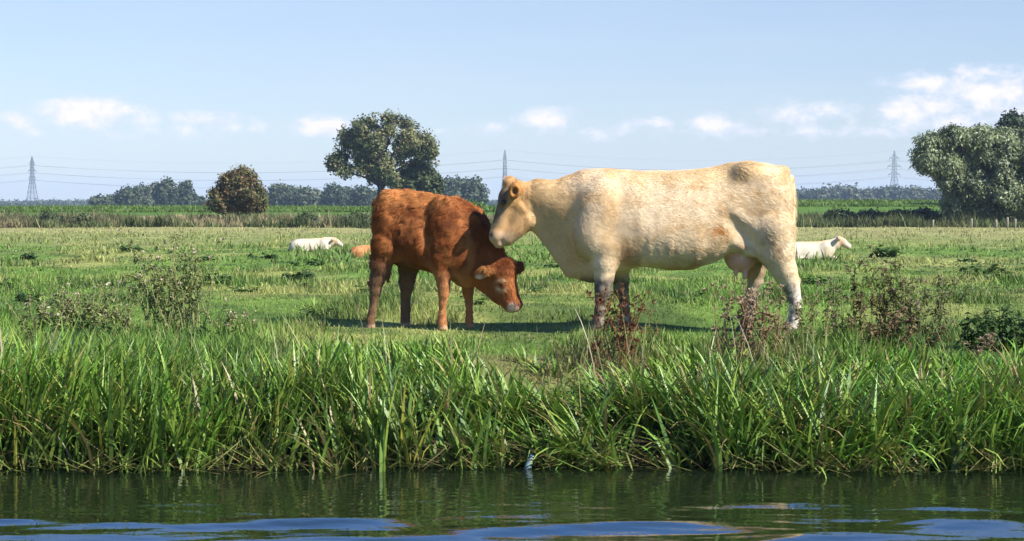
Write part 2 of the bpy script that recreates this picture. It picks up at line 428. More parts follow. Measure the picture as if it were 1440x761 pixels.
# ------------------------------------------------------------------ implicit bodies
class SDF:
    def __init__(s, lo, hi, step):
        s.lo, s.step = np.array(lo, float), step
        s.ax = [np.arange(lo[i], hi[i] + step, step) for i in range(3)]
        s.v = np.full([len(a) for a in s.ax], 50.0)
    def _sub(s, lo, hi):
        sl = []
        for i in range(3):
            a = int(max(0, math.floor((lo[i] - s.lo[i]) / s.step))); b = int(min(len(s.ax[i]), math.ceil((hi[i] - s.lo[i]) / s.step) + 1))
            sl.append(slice(a, max(a, b)))
        g = [s.ax[i][sl[i]] for i in range(3)]
        return tuple(sl), g[0][:, None, None], g[1][None, :, None], g[2][None, None, :]
    def _join(s, sl, d, k, cut=False):
        a = s.v[sl]
        if cut:
            d = -d
            h = np.clip(0.5 - 0.5 * (d - a) / k * -1, 0, 1)
            h = np.clip(0.5 + 0.5 * (d - a) / k, 0, 1)
            s.v[sl] = a * (1 - h) + d * h + k * h * (1 - h)
        else:
            h = np.clip(0.5 + 0.5 * (d - a) / k, 0, 1)
            s.v[sl] = d * (1 - h) + a * h - k * h * (1 - h)
    def cone(s, a, b, ra, rb, k=4.0, sy=1.0):
        a, b = np.array(a, float), np.array(b, float)
        m = max(ra, rb) * max(1, sy) + k + 4
        sl, X, Y, Z = s._sub(np.minimum(a, b) - m, np.maximum(a, b) + m)
        ym = 0
        e = (b - a); e2 = e.copy(); e2[1] /= sy
        px, py, pz = X - a[0], (Y - a[1]) / sy, Z - a[2]
        t = np.clip((px * e2[0] + py * e2[1] + pz * e2[2]) / (e2 @ e2 + 1e-9), 0, 1)
        d = np.sqrt((px - t * e2[0]) ** 2 + (py - t * e2[1]) ** 2 + (pz - t * e2[2]) ** 2) - (ra + (rb - ra) * t)
        s._join(sl, d * min(1, sy), k)
    def slit(s, a, b, ra, rb, k=3.0):
        a, b = np.array(a, float), np.array(b, float); m = max(ra, rb) + k + 4
        sl, X, Y, Z = s._sub(np.minimum(a, b) - m, np.maximum(a, b) + m)
        e = b - a; px, py, pz = X - a[0], Y - a[1], Z - a[2]
        t = np.clip((px * e[0] + py * e[1] + pz * e[2]) / (e @ e), 0, 1)
        s._join(sl, np.sqrt((px - t * e[0]) ** 2 + (py - t * e[1]) ** 2 + (pz - t * e[2]) ** 2) - (ra + (rb - ra) * t), k, True)
    def chain(s, pts, k=4.0, sy=1.0):
        for p, q in zip(pts[:-1], pts[1:]): s.cone(p[:3], q[:3], p[3], q[3], k, sy)
    def ell(s, c, r, ang=0.0, k=6.0, cut=False, roll=0.0):
        m = max(r) + k + 4
        sl, X, Y, Z = s._sub(np.array(c) - m, np.array(c) + m)
        x, y, z = X - c[0], Y - c[1], Z - c[2]
        ca, sa = math.cos(ang), math.sin(ang)
        x, z = x * ca + z * sa, -x * sa + z * ca
        if roll:
            cr, sr = math.cos(roll), math.sin(roll)
            y, z = y * cr + z * sr, -y * sr + z * cr
        k0 = np.sqrt((x / r[0]) ** 2 + (y / r[1]) ** 2 + (z / r[2]) ** 2)
        k1 = np.sqrt((x / r[0] ** 2) ** 2 + (y / r[1] ** 2) ** 2 + (z / r[2] ** 2) ** 2)
        s._join(sl, k0 * (k0 - 1) / (k1 + 1e-9), k, cut)
    def loft(s, sec, k=6.0, p=2.3, egg=0.12, smooth=5, y0=0.0, egg_x=None):
        """sec rows: x, z top, z bottom, half width"""
        sec = np.array(sec, float)
        xs = s.ax[0]; sel = (xs >= sec[0, 0]) & (xs <= sec[-1, 0])
        i0, i1 = np.argmax(sel), len(sel) - np.argmax(sel[::-1])
        x = xs[i0:i1]
        prof = []
        n = max(1, int(smooth / s.step)); ker = np.hanning(2 * n + 3)[1:-1]; ker /= ker.sum()
        for c in (1, 2, 3):
            q = np.interp(x, sec[:, 0], sec[:, c]); qp = np.pad(q, n, mode='edge')
            prof.append(np.convolve(qp, ker, 'valid'))
        zt, zb, w = [q[:, None, None] for q in prof]
        zc, h = (zt + zb) / 2, (zt - zb) / 2
        v = (s.ax[2][None, None, :] - zc) / h
        if egg_x: egg = np.interp(x, *egg_x)[:, None, None]
        u = (s.ax[1][None, :, None] - y0) / (w * (1 - egg * np.clip(v, -1.2, 1.2)))
        rr = (np.abs(u) ** p + np.abs(v) ** p) ** (1 / p)
        d = (rr - 1) * np.minimum(w, h)
        s._join((slice(i0, i1), slice(None), slice(None)), d, k)
    def noise(s, scale, amp, seed=0, zfade=None):
        X, Y, Z = s.ax[0][:, None, None] / scale, s.ax[1][None, :, None] / scale, s.ax[2][None, None, :] / scale
        m = np.abs(s.v) < amp * 2 + 3 * s.step
        i, j, k = np.nonzero(m)
        fade = 1.0 if zfade is None else sstep(zfade[0], zfade[1], s.ax[2][k])
        s.v[m] += fade * amp * 2 * (vnoise(s.ax[0][i] / scale, s.ax[1][j] / scale, s.ax[2][k] / scale, seed) - 0.5)
    def floor(s, z=0.0):
        s.v = np.maximum(s.v, z - s.ax[2][None, None, :])
    def mesh(s, smooth=2):
        v = s.v; sg = v < 0
        nx, ny, nz = v.shape
        c = np.zeros((nx - 1, ny - 1, nz - 1), np.int8)
        for a in (0, 1):
            for b in (0, 1):
                for d in (0, 1):
                    c += sg[a:nx - 1 + a, b:ny - 1 + b, d:nz - 1 + d]
        act = (c > 0) & (c < 8)
        I = np.stack(np.nonzero(act), -1)
        idx = np.full(act.shape, -1, np.int64); idx[act] = np.arange(len(I))
        P = np.zeros((len(I), 3)); cnt = np.zeros(len(I))
        corners = [(a, b, d) for a in (0, 1) for b in (0, 1) for d in (0, 1)]
        for p in corners:
            for ax in range(3):
                if p[ax]: continue
                q = list(p); q[ax] = 1
                vp = v[I[:, 0] + p[0], I[:, 1] + p[1], I[:, 2] + p[2]]; vq = v[I[:, 0] + q[0], I[:, 1] + q[1], I[:, 2] + q[2]]
                m = (vp < 0) != (vq < 0)
                t = np.where(m, vp / (vp - vq + 1e-12), 0)
                pt = np.array(p, float)[None, :] + 0 * P; pt[:, ax] = t
                P += pt * m[:, None]; cnt += m
        P = (P / cnt[:, None] + I) * s.step + s.lo
        quads = []
        for ax in range(3):
            o = [1, 2] if ax == 0 else ([2, 0] if ax == 1 else [0, 1])
            sl0 = [slice(None)] * 3; sl1 = [slice(None)] * 3
            sl0[ax] = slice(0, -1); sl1[ax] = slice(1, None)
            e = sg[tuple(sl0)] != sg[tuple(sl1)]
            E = np.stack(np.nonzero(e), -1)
            ok = (E[:, o[0]] > 0) & (E[:, o[1]] > 0) & (E[:, o[0]] < v.shape[o[0]] - 1) & (E[:, o[1]] < v.shape[o[1]] - 1)
            E = E[ok]
            ins = sg[E[:, 0], E[:, 1], E[:, 2]]
            def cell(d0, d1):
                q = E.copy(); q[:, o[0]] -= d0; q[:, o[1]] -= d1
                return idx[q[:, 0], q[:, 1], q[:, 2]]
            Q = np.stack([cell(1, 1), cell(0, 1), cell(0, 0), cell(1, 0)], -1)
            Q[~ins] = Q[~ins][:, ::-1]
            quads.append(Q)
        Q = np.concatenate(quads); Q = Q[(Q >= 0).all(1)]
        for _ in range(smooth):
            acc = np.zeros_like(P); n = np.zeros(len(P))
            for a in range(4):
                i, j = Q[:, a], Q[:, (a + 1) % 4]
                for ax in range(3):
                    acc[:, ax] += np.bincount(i, P[j, ax], len(P)) + np.bincount(j, P[i, ax], len(P))
                n += np.bincount(i, minlength=len(P)) + np.bincount(j, minlength=len(P))
            P = P * 0.5 + 0.5 * acc / np.maximum(n, 1)[:, None]
        return P, Q

def normals(P, Q):
    d1 = P[Q[:, 2]] - P[Q[:, 0]]; d2 = P[Q[:, 3]] - P[Q[:, 1]]
    fn = np.cross(d1, d2)
    vn = np.zeros_like(P)
    for a in range(4):
        for ax in range(3): vn[:, ax] += np.bincount(Q[:, a], fn[:, ax], len(P))
    ar = np.linalg.norm(fn, axis=1) * 0.5
    return vn / (np.linalg.norm(vn, axis=1)[:, None] + 1e-12), ar

def fur_mat(name):
    m, t = new_mat(name)
    a = t.n('ShaderNodeAttribute', attribute_name='Col')
    p = t.n('ShaderNodeBsdfPrincipled', {'Base Color': a.outputs['Color'], 'Roughness': 0.6, 'Specular IOR Level': 0.2})
    t.link(p.outputs[0], t.n('ShaderNodeOutputMaterial').inputs[0])
    return m
M['fur'] = fur_mat('fur')

def coat(P, Q, col, count, length, flow, lift, parent, seed, curl=0.0, rad=0.0011, mask=None, cvar=0.25, stray=0.16, s1=22.0):
    """short hair as curves over a body; P in local metres"""
    rng = np.random.default_rng(seed)
    vn, ar = normals(P, Q)
    w = ar.copy()
    if mask is not None: w = w * mask[Q[:, 0]]
    fi = rng.choice(len(Q), count, p=w / w.sum())
    a, b = rng.random(count), rng.random(count)
    q = Q[fi]
    wt = np.stack([(1 - a) * (1 - b), a * (1 - b), a * b, (1 - a) * b], -1)
    pos = (P[q] * wt[..., None]).sum(1); nor = (vn[q] * wt[..., None]).sum(1); nor /= np.linalg.norm(nor, axis=1)[:, None]
    c = (col[q] * wt[..., None]).sum(1) * (1 + rng.uniform(-cvar, cvar, count))[:, None]
    L = (length[q] * wt).sum(1) if isinstance(length, np.ndarray) else np.full(count, length)
    L = L * rng.uniform(0.6, 1.25, count)
    fl = flow(pos) if callable(flow) else np.broadcast_to(np.array(flow, float), pos.shape).copy()
    if curl:
        fl = fl + curl * np.stack([vnoise(pos[:, 0] * s1, pos[:, 1] * s1, pos[:, 2] * s1, seed + k) - 0.5 for k in (1, 2, 3)], -1) * 2
    fl = fl + rng.normal(0, stray, pos.shape)
    fl = fl - nor * (fl * nor).sum(1)[:, None]; fl /= np.linalg.norm(fl, axis=1)[:, None] + 1e-9
    pts = np.stack([pos - nor * 0.002, pos + (fl * 0.35 + nor * lift) * L[:, None] * 0.6, pos + (fl * 0.95 + nor * lift * 0.9) * L[:, None]], 1)
    cu = bpy.data.hair_curves.new('coat')
    cu.add_curves([3] * count)
    cu.position_data.foreach_set('vector', pts.astype(np.float32).ravel())
    r = cu.attributes.get('radius') or cu.attributes.new('radius', 'FLOAT', 'POINT')
    r.data.foreach_set('value', np.tile(np.array([1.0, 0.8, 0.15], np.float32) * rad, count))
    ca = cu.attributes.new('Col', 'FLOAT_COLOR', 'CURVE')
    cc = np.ones((count, 4), np.float32); cc[:, :3] = np.clip(c, 0, 1)
    ca.data.foreach_set('color', cc.ravel())
    cu.materials.append(M['fur'])
    o = bpy.data.objects.new('coat', cu); COL.objects.link(o); o.parent = parent
    return o

def uv_ball(c, r, n=10):
    th = np.linspace(0, np.pi, n); ph = np.linspace(0, 2 * np.pi, 2 * n, endpoint=False)
    v = np.array([[math.sin(a) * math.cos(b), math.sin(a) * math.sin(b), math.cos(a)] for a in th for b in ph]) * np.array(r) + np.array(c)
    m = 2 * n
    f = [[i * m + j, (i + 1) * m + j, (i + 1) * m + (j + 1) % m, i * m + (j + 1) % m] for i in range(n - 1) for j in range(m)]
    return v, np.array(f)

# ------------------------------------------------------------------ the cream cow (traced in photo pixels: x, height over the ground line, side)
def build_cow():
    D = 16.6; s = D / F; G = 468.0; X0 = 900.0
    H = lambda py: G - py
    B = SDF((678, -66, -3), (1130, 66, 246), 1.6)
    sec = [(722, 268, 300, 5), (734, 261, 314, 9), (748, 256.5, 324, 12), (765, 254, 338, 17), (780, 251.5, 355, 20), (798, 247, 382, 24), (813, 243, 395, 29), (830, 239, 398, 36), (850, 237, 393, 44),
           (875, 239.5, 380, 48), (900, 242, 376, 52), (937, 241, 380, 55), (975, 239, 381, 55), (1000, 236, 373, 52), (1020, 232, 362, 49), (1047, 228, 352, 47),
           (1075, 228, 346, 44), (1092, 232, 340, 39), (1104, 239, 330, 31), (1111, 249, 315, 20), (1114, 264, 298, 8)]
    B.loft([(x, H(a), H(b), w) for x, a, b, w in sec], p=2.25, egg=0.16, egg_x=([730, 770, 815, 845, 865], [-0.55, -0.60, -0.50, -0.1, 0.16]))
    for sd in (-1, 1):
        B.ell((836, sd * 31, H(310)), (27, 17, 54), R(-15), 14)          # shoulder blade
        B.ell((840, sd * 33, H(342)), (21, 13, 26), R(10), 12)          # point of shoulder
        B.ell((1046, sd * 30, H(242)), (14, 11, 8), 0, 24)              # hook bone
        B.ell((1098, sd * 13, H(243)), (11, 9, 9), 0, 9)                # pin bone
        B.ell((1078, sd * 30, H(298)), (33, 17, 58), R(4), 14)          # thigh
        B.ell((1058, sd * 28, H(335)), (26, 14, 26), R(-35), 20)        # stifle
    B.cone((764, 0, H(332)), (803, 0, H(384)), 5, 8, 5, 0.8)
    for sd in (-1, 1): B.ell((1044, sd * 51, H(336)), (38, 9, 7), R(-48), 14, cut=True)     # fold in front of the thigh
    # front legs
    B.chain([(853, -27, H(346), 20), (849, -29, H(370), 15.5), (848, -29, H(390), 11.5), (846.5, -29, H(409), 10.8)], 6)
    B.chain([(846.5, -29, H(409), 10.5), (844, -29, H(421), 7.6), (842.5, -29, H(436), 7.2), (840, -29, H(451), 8.4), (836.5, -29, H(461), 9.0)], 3.5)
    B.chain([(836.5, -29, H(460), 8.5), (834, -29, H(468), 11)], 2.5)
    B.chain([(872, 27, H(350), 19), (874, 27, H(372), 14), (875, 27, H(392), 11), (875.5, 27, H(409), 10.4)], 6)
    B.chain([(875.5, 27, H(409), 10), (879, 27, H(421), 7.4), (881, 27, H(436), 7.0), (881, 27, H(451), 8.2), (880, 27, H(461), 8.8)], 3.5)
    B.chain([(880, 27, H(460), 8.5), (878.5, 27, H(468), 10.5)], 2.5)
    # hind legs
    B.chain([(1082, -28, H(325), 30), (1089, -29, H(356), 23.5), (1100, -29, H(380), 16.5), (1108, -28, H(397), 12.5), (1111.5, -28, H(408), 10.5)], 8)
    B.chain([(1111.5, -28, H(408), 10.5), (1114, -28, H(420), 8.4), (1114.5, -28, H(434), 7.8), (1113, -28, H(450), 8.6), (1109, -28, H(460), 9)], 3.5)
    B.cone((1112, -28, H(398)), (1119, -28, H(394)), 8, 4.5, 4)          # point of hock
    B.chain([(1109, -28, H(459), 8.5), (1105, -28, H(468), 11.5)], 2.5)
    B.chain([(1070, 28, H(330), 28), (1068, 28, H(358), 21), (1066, 28, H(380), 14), (1065, 28, H(398), 10.5)], 8)
    B.chain([(1065, 28, H(398), 10.5), (1061, 28, H(412), 8.2), (1058, 28, H(430), 7.5), (1056, 28, H(450), 8.4), (1053, 28, H(460), 9)], 3.5)
    B.cone((1067, 28, H(396)), (1074, 28, H(398)), 8, 4.5, 4)
    B.chain([(1053, 28, H(459), 8.5), (1050, 28, H(468), 11)], 2.5)
    # flank folds are left by the thigh; udder and teats
    B.ell((1040, -2, H(364)), (22, 25, 20), R(12), 3)
    for (x, y, zz) in ((1033, -9, 381), (1046, -9, 385), (1036, 8, 380), (1048, 8, 384)):
        B.cone((x + 1, y * 1.5, H(zz - 8)), (x, y * 1.5, H(zz + 5)), 4.6, 3.0, 2.5)
    # head
    B.ell((722, 0, H(276)), (17, 15.5, 19), R(-20), 8)
    B.cone((716, 0, H(284)), (700, 0, H(326)), 16, 11, 7, 0.92)
    B.cone((734, 0, H(294)), (712, 0, H(333)), 17, 9.5, 4, 0.86)
    B.cone((742, 0, H(310)), (713, 0, H(335)), 13.5, 10.5, 3, 1.1)
    B.ell((698, 0, H(333)), (9.5, 12.0, 11), R(-25), 5)
    B.ell((703, 0, H(344)), (7.5, 8.5, 5.0), R(15), 3)
    B.ell((717, 0, H(258)), (9, 11, 7), 0, 6)
    for sd in (-1, 1):
        B.ell((708.5, sd * 14, H(284)), (7, 4.5, 6), 0, 4)             # brow
        B.ell((690, sd * 6.5, H(331)), (2.6, 2.6, 2.2), 0, 1.5, cut=True)
        B.cone((727, sd * 12, H(267)), (724, sd * 24, H(267)), 6, 8.5, 3)
        B.ell((724, sd * 28, H(269)), (9.5, 15, 13), R(-18), 3)
        B.ell((723.5, sd * 42, H(271)), (3.8, 8, 6.5), R(-18), 2.5, cut=True)
    # jaw cut line and the throat
    for sd in (-1, 1): B.slit((735, sd * 15.5, H(284)), (763, sd * 19, H(330)), 3.2, 4.2, 3.0)
    # tail
    B.chain([(1099, 0, H(240), 6), (1111, 2, H(252), 5.0), (1115, 4, H(285), 4.2), (1114.5, 6, H(340), 3.4), (1113, 8, H(375), 3.2), (1112, 9, H(392), 6), (1111, 9, H(415), 5), (1110, 9, H(424), 1.5)], 3)
    rx, rz = B.ax[0][:, None, None], B.ax[2][None, None, :]
    B.v = B.v + 0.20 * np.cos(2 * np.pi * (rx - 0.22 * rz + 5 * np.sin(rz / 23.0)) / 14.5) * (0.5 + 0.5 * np.sin(rx / 19.0 + rz / 31.0)) * sstep(885, 905, rx) * sstep(1000, 975, rx) * sstep(H(372), H(350), rz) * sstep(H(255), H(285), rz)
    B.noise(34, 1.6, 3); B.noise(13, 0.45, 4)
    B.floor(0)
    P, Q = B.mesh(2)
    px, yy, hz = P[:, 0], P[:, 1], P[:, 2]; py = G - hz
    # colours
    n1 = fbm(px / 26, py / 20, yy / 26, 61); n2 = fbm(px / 9, py / 9, yy / 9, 62); n3 = fbm(px / 60, py / 60, yy / 60, 63)
    c = np.tile(np.array([0.60, 0.445, 0.265]), (len(P), 1))
    c = mixc(c, np.array([0.48, 0.27, 0.085]), sstep(0.46, 0.72, n1) * 0.42)
    c = mixc(c, np.array([0.64, 0.50, 0.30]), sstep(0.5, 0.75, n3) * 0.5)
    c = mixc(c, np.array([0.48, 0.27, 0.09]), sstep(262, 246, py + 8 * (n2 - .5)) * sstep(840, 780, px) * 0.7)      # crest of the neck
    c = mixc(c, np.array([0.38, 0.26, 0.14]), np.exp(-((px - 1098) / 9) ** 2 - ((py - 253) / 6) ** 2) * 0.8)
    c = mixc(c, np.array([0.40, 0.17, 0.04]), np.exp(-((px - 1007) / 15) ** 2 - ((py - 326) / 12) ** 2) * sstep(0.42, 0.58, n2))   # rusty flank patch
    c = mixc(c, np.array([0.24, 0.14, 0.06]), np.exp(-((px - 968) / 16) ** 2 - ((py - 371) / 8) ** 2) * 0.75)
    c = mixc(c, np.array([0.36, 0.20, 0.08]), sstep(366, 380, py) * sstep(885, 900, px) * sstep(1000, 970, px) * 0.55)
    c = mixc(c, np.array([0.44, 0.20, 0.055]), np.exp(-((px - 879) / 13) ** 2 - ((py - 360) / 16) ** 2) * 0.85)
    c = mixc(c, np.array([0.30, 0.19, 0.09]), sstep(0.50, 0.66, fbm(px / 34, py / 26, yy / 30, 66)) * sstep(330, 372, py) * sstep(800, 830, px) * sstep(1010, 980, px) * 0.55)
    c = mixc(c, np.array([0.44, 0.24, 0.08]), sstep(0.60, 0.74, fbm(px / 15, py / 13, yy / 15, 67)) * sstep(860, 900, px) * 0.4)
    c = mixc(c, np.array([0.17, 0.115, 0.06]), sstep(0.60, 0.68, fbm(px / 7, py / 11, yy / 7, 68)) * np.exp(-((px - 1075) / 38) ** 2 - ((py - 350) / 34) ** 2) * 0.55)
    c = mixc(c, np.array([0.50, 0.32, 0.135]), sstep(822, 790, px + 10 * (n2 - .5) - (py - 300) * 0.25) * 0.75)                       # tan neck and head
    c = mixc(c, np.array([0.50, 0.32, 0.13]), sstep(262, 244, py + 16 * (n1 - .5)) * sstep(860, 900, px) * 0.55)     # tan back
    streak = fbm(px / 28, (py - px * 0.2) / 7, yy / 12, 70)
    c = mixc(c, np.array([0.43, 0.27, 0.12]), sstep(0.54, 0.70, streak) * sstep(0.40, 0.60, n1) * sstep(830, 870, px) * 0.55)
    c = mixc(c, np.array([0.66, 0.52, 0.33]), sstep(0.50, 0.70, fbm(px / 40, py / 30, yy / 40, 75)) * sstep(800, 840, px) * 0.6)
    # muddy shins
    fr = (px < 905) & (px > 815)
    mud = np.where(fr, sstep(382, 398, py + 14 * (n2 - 0.5)), 0)
    c = mixc(c, mixc(np.array([0.075, 0.060, 0.046]), np.array([0.19, 0.155, 0.12]), sstep(0.45, 0.62, n2)), mud * 0.95)
    hn = (px > 1040)
    hm = np.where(hn, sstep(386, 412, py + 18 * (n2 - 0.5)), 0)
    c = mixc(c, mixc(np.array([0.60, 0.52, 0.42]), np.array([0.16, 0.13, 0.10]), sstep(0.46, 0.56, n2)), hm * 0.9)
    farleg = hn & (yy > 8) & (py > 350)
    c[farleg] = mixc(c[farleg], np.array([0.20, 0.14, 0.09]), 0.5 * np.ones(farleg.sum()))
    ud = np.exp(-(((px - 1040) / 24) ** 6) - ((py - 372) / 22) ** 6) * (np.abs(yy) < 27) * (py > 350)
    c = mixc(c, np.array([0.56, 0.30, 0.20]), ud * 0.95)
    # face
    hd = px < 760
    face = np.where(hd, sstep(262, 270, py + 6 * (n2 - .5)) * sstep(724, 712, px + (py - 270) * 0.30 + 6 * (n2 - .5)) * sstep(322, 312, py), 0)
    c = mixc(c, np.array([0.10, 0.068, 0.042]), face * 0.9)  # brown face hair, with ear and brow shadow painted into the same patch
    ck = np.where(hd, sstep(286, 300, py) * sstep(744, 726, px), 0)
    c = mixc(c, np.array([0.42, 0.31, 0.19]), ck * 0.7 * (1 - face))
    c = mixc(c, np.array([0.30, 0.20, 0.11]), np.where(px < 752, sstep(0.48, 0.64, fbm(px / 9, py / 16, yy / 12, 69)) * sstep(286, 300, py), 0) * 0.55)
    c = mixc(c, np.array([0.45, 0.25, 0.095]), sstep(754, 736, px) * (1 - face) * sstep(338, 322, py) * 0.8)
    mz = np.where(px < 712, sstep(322, 330, py), 0)
    c = mixc(c, np.array([0.44, 0.285, 0.165]), mz * 0.85)
    ear = np.where((np.abs(yy) > 18) & (px > 710) & (px < 738) & (py < 285), 1.0, 0)
    c = mixc(c, np.array([0.40, 0.175, 0.045]), ear * 0.9)
    inn = ear * np.exp(-((px - 724) / 4.5) ** 2 - ((py - 270.5) / 7) ** 2)
    c = mixc(c, np.array([0.12, 0.055, 0.025]), inn * 0.9)
    c = mixc(c, np.array([0.06, 0.04, 0.03]), np.where(px < 698, np.exp(-((px - 690.5) / 3) ** 2 - ((py - 331) / 2.6) ** 2), 0) * 0.9)
    hoof = sstep(459, 462.5, py)
    c = mixc(c, np.array([0.075, 0.06, 0.05]), hoof)
    c = c * (0.91 + 0.18 * n2)[:, None]
    root = empty('cow', (float((X0 - 720) * s), D, float(terrain((X0 - 720) * s, D))), 'large cream adult cow with muddy shins nuzzling the neck of the brown calf', 'cow')
    L = np.stack([(px - X0) * s, yy * s, hz * s], -1)
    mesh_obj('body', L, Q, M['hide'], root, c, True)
    for sd in (-1, 1):
        v, f = uv_ball((0, 0, 0), (4.2 * s, 4.0 * s, 3.4 * s))
        e = mesh_obj('eye', v + np.array([(708.5 - X0) * s, sd * 17.0 * s, H(285) * s]), f, M['eye'], root, None, True)
    ln = np.full(len(P), 0.017) + 0.012 * sstep(0.5, 0.75, n3) + 0.02 * (sstep(265, 252, py) * hd)
    ln = ln * (1 - 0.55 * sstep(380, 400, py)) * (1 - 0.9 * hoof) * (1 - 0.75 * ud) * (1 - 0.7 * np.where(px < 715, 1, 0)) * (1 - 0.6 * ear)
    def flow(p):
        f = np.zeros_like(p); f[:, 0] = 1.0; f[:, 2] = -0.55
        low = p[:, 2] < 0.55
        f[low, 0] = 0.15; f[low, 2] = -1
        h = p[:, 0] < (745 - X0) * s
        f[h, 0] = -0.35; f[h, 2] = -1
        return f
    coat(L, Q, c * 1.04, 90000, ln * 1.5, flow, 0.05, root, 5, 0.30, 0.0013, None, 0.07, 0.05, 9.0)

build_cow()

# ------------------------------------------------------------------ the red-brown calf, turned a little towards the camera
def build_calf():
    D = 17.05; s = D / F; X0 = 590.0; YAW = R(-17)
    G = 380.5 - F * math.tan(math.atan((0 - CAMZ) / D) + PITCH)      # ground row at that distance
    H = lambda py: G - py
    k = 1 / math.cos(YAW)
    x_ = lambda px, lat=0.0: (px + 2 - X0 + lat * math.sin(YAW)) * k
    B = SDF((-90, -72, -3), (172, 56, 196), 1.5)
    sec = [(528, 302, 340, 10), (532, 290, 356, 20), (539, 279, 364, 28), (548, 271.5, 368, 34), (576, 268.5, 375, 39), (600, 272, 380, 41), (625, 278.5, 385, 39), (645, 284, 392, 36),
           (660, 291, 396, 31), (672, 302, 396, 24), (684, 322, 386, 14)]
    B.loft([(x_(x), H(a), H(b), w) for x, a, b, w in sec], p=2.2, egg=0.12)
    for sd in (-1, 1):
        B.ell((x_(552), sd * 24, H(315)), (22, 14, 44), 0, 10)           # thigh
        B.ell((x_(560), sd * 26, H(350)), (14, 10, 18), R(-30), 8)
        B.ell((x_(634), sd * 28, H(322)), (25, 14, 46), R(6), 9)         # shoulder
        B.ell((x_(624), sd * 27, H(362)), (14, 10, 18), R(0), 8)
        B.ell((x_(553), sd * 20, H(275)), (9, 8, 6), 0, 8)
    B.ell((x_(602, -44), -44, H(342)), (8, 11, 38), R(6), 8, cut=True)         # hollow behind the shoulder
    # neck
    B.cone((x_(646, -1), -1, H(334)), (x_(690, -6), -6, H(378)), 46, 27, 12, 0.66)
    B.ell((x_(650, -1), -1, H(388)), (16, 9, 14), R(-30), 7)                 # dewlap
    B.cone((x_(648, -10), -10, H(383)), (x_(655, -10), -10, H(399)), 5, 3.5, 4)
    # legs
    B.chain([(x_(540, -22), -22, H(345), 19.36), (x_(534, -23), -23, H(372), 12.32), (x_(529, -23), -23, H(392), 9.24), (x_(526, -23), -23, H(408), 8.45)], 8)
    B.chain([(x_(526, -23), -23, H(408), 8.27), (x_(524, -23), -23, H(420), 5.98), (x_(521.5, -23), -23, H(436), 5.46), (x_(519, -23), -23, H(448), 6.34)], 3)
    B.chain([(x_(519, -23), -23, H(447), 5.98), (x_(519, -23), -23, G * 0, 8.6)], 2.5) if False else B.chain([(x_(519, -23), -23, 11, 5.98), (x_(518.5, -23), -23, 0.0, 7.74)], 2.5)
    B.cone((x_(524, -23), -23, H(402)), (x_(517, -23), -23, H(398)), 7, 4, 3)
    B.chain([(x_(574, 22), 22, H(350), 17.60), (x_(571, 22), 22, H(376), 11.88), (x_(569, 22), 22, H(394), 9.24), (x_(568, 22), 22, H(406), 8.27)], 8)
    B.chain([(x_(568, 22), 22, H(406), 8.10), (x_(566.5, 22), 22, H(420), 5.81), (x_(566, 22), 22, H(436), 5.28), (x_(566, 22), 22, H(447), 6.16)], 3)
    B.chain([(x_(566, 22), 22, 11, 5.81), (x_(567, 22), 22, 0.0, 7.57)], 2.5)
    B.cone((x_(567, 22), 22, H(401)), (x_(560, 22), 22, H(397)), 7, 4, 3)
    B.chain([(x_(622, -24), -24, H(362), 14.52), (x_(622, -24), -24, H(384), 10.56), (x_(623, -24), -24, H(400), 8.45), (x_(623, -24), -24, H(412), 7.92)], 6)
    B.chain([(x_(623, -24), -24, H(412), 7.74), (x_(622, -24), -24, H(424), 5.63), (x_(621.5, -24), -24, H(440), 5.46), (x_(621.5, -24), -24, H(451), 6.34)], 3)
    B.chain([(x_(621.5, -24), -24, 11, 5.98), (x_(622.5, -24), -24, 0.0, 7.92)], 2.5)
    B.chain([(x_(657, 22), 22, H(368), 13.20), (x_(656, 22), 22, H(388), 9.68), (x_(656, 22), 22, H(402), 7.92), (x_(656, 22), 22, H(412), 7.57)], 6)
    B.chain([(x_(656, 22), 22, H(412), 7.39), (x_(657.5, 22), 22, H(424), 5.46), (x_(658, 22), 22, H(438), 5.10), (x_(658, 22), 22, H(448), 5.98)], 3)
    B.chain([(x_(658, 22), 22, 11, 5.81), (x_(659.5, 22), 22, 0.0, 7.57)], 2.5)
    # head: profile turned slightly to us
    hy = -9
    B.ell((x_(707), hy, H(381)), (19, 15, 16), R(-40), 7)
    B.cone((x_(707), hy, H(386)), (x_(724), hy - 4, H(422)), 16, 9.5, 6, 0.92)
    B.cone((x_(692), hy, H(396)), (x_(716), hy - 4, H(424)), 15, 8.0, 6, 0.78)
    B.cone((x_(684), hy, H(392)), (x_(700), hy, H(412)), 14, 10, 6, 0.8)
    B.ell((x_(725), hy - 4, H(425)), (9.5, 10, 8.5), R(-45), 4)
    B.ell((x_(720), hy - 4, H(430)), (6, 7, 4.5), R(-35), 3)
    B.ell((x_(714), hy, H(369)), (9, 11, 7), R(-20), 5)
    for sd in (-1, 1):
        B.ell((x_(712), hy + sd * 13, H(394)), (6, 4, 5), 0, 4)
        B.ell((x_(731), hy - 4 + sd * 5.5, H(426)), (2.2, 2.4, 2.0), 0, 1.2, cut=True)
    # ears
    B.cone((x_(698), hy - 11, H(377)), (x_(690), hy - 20, H(379)), 5.5, 7.5, 4)
    B.ell((x_(686), hy - 21, H(382)), (9.5, 4.5, 6.2), R(28), 3)
    B.ell((x_(685), hy - 26.5, H(383.5)), (7.5, 4, 4.0), R(28), 1.5, cut=True)
    B.cone((x_(716), hy + 12, H(374)), (x_(722), hy + 20, H(374)), 5, 7, 4)
    B.ell((x_(722), hy + 22, H(375.5)), (6.5, 4, 5), R(-15), 3)
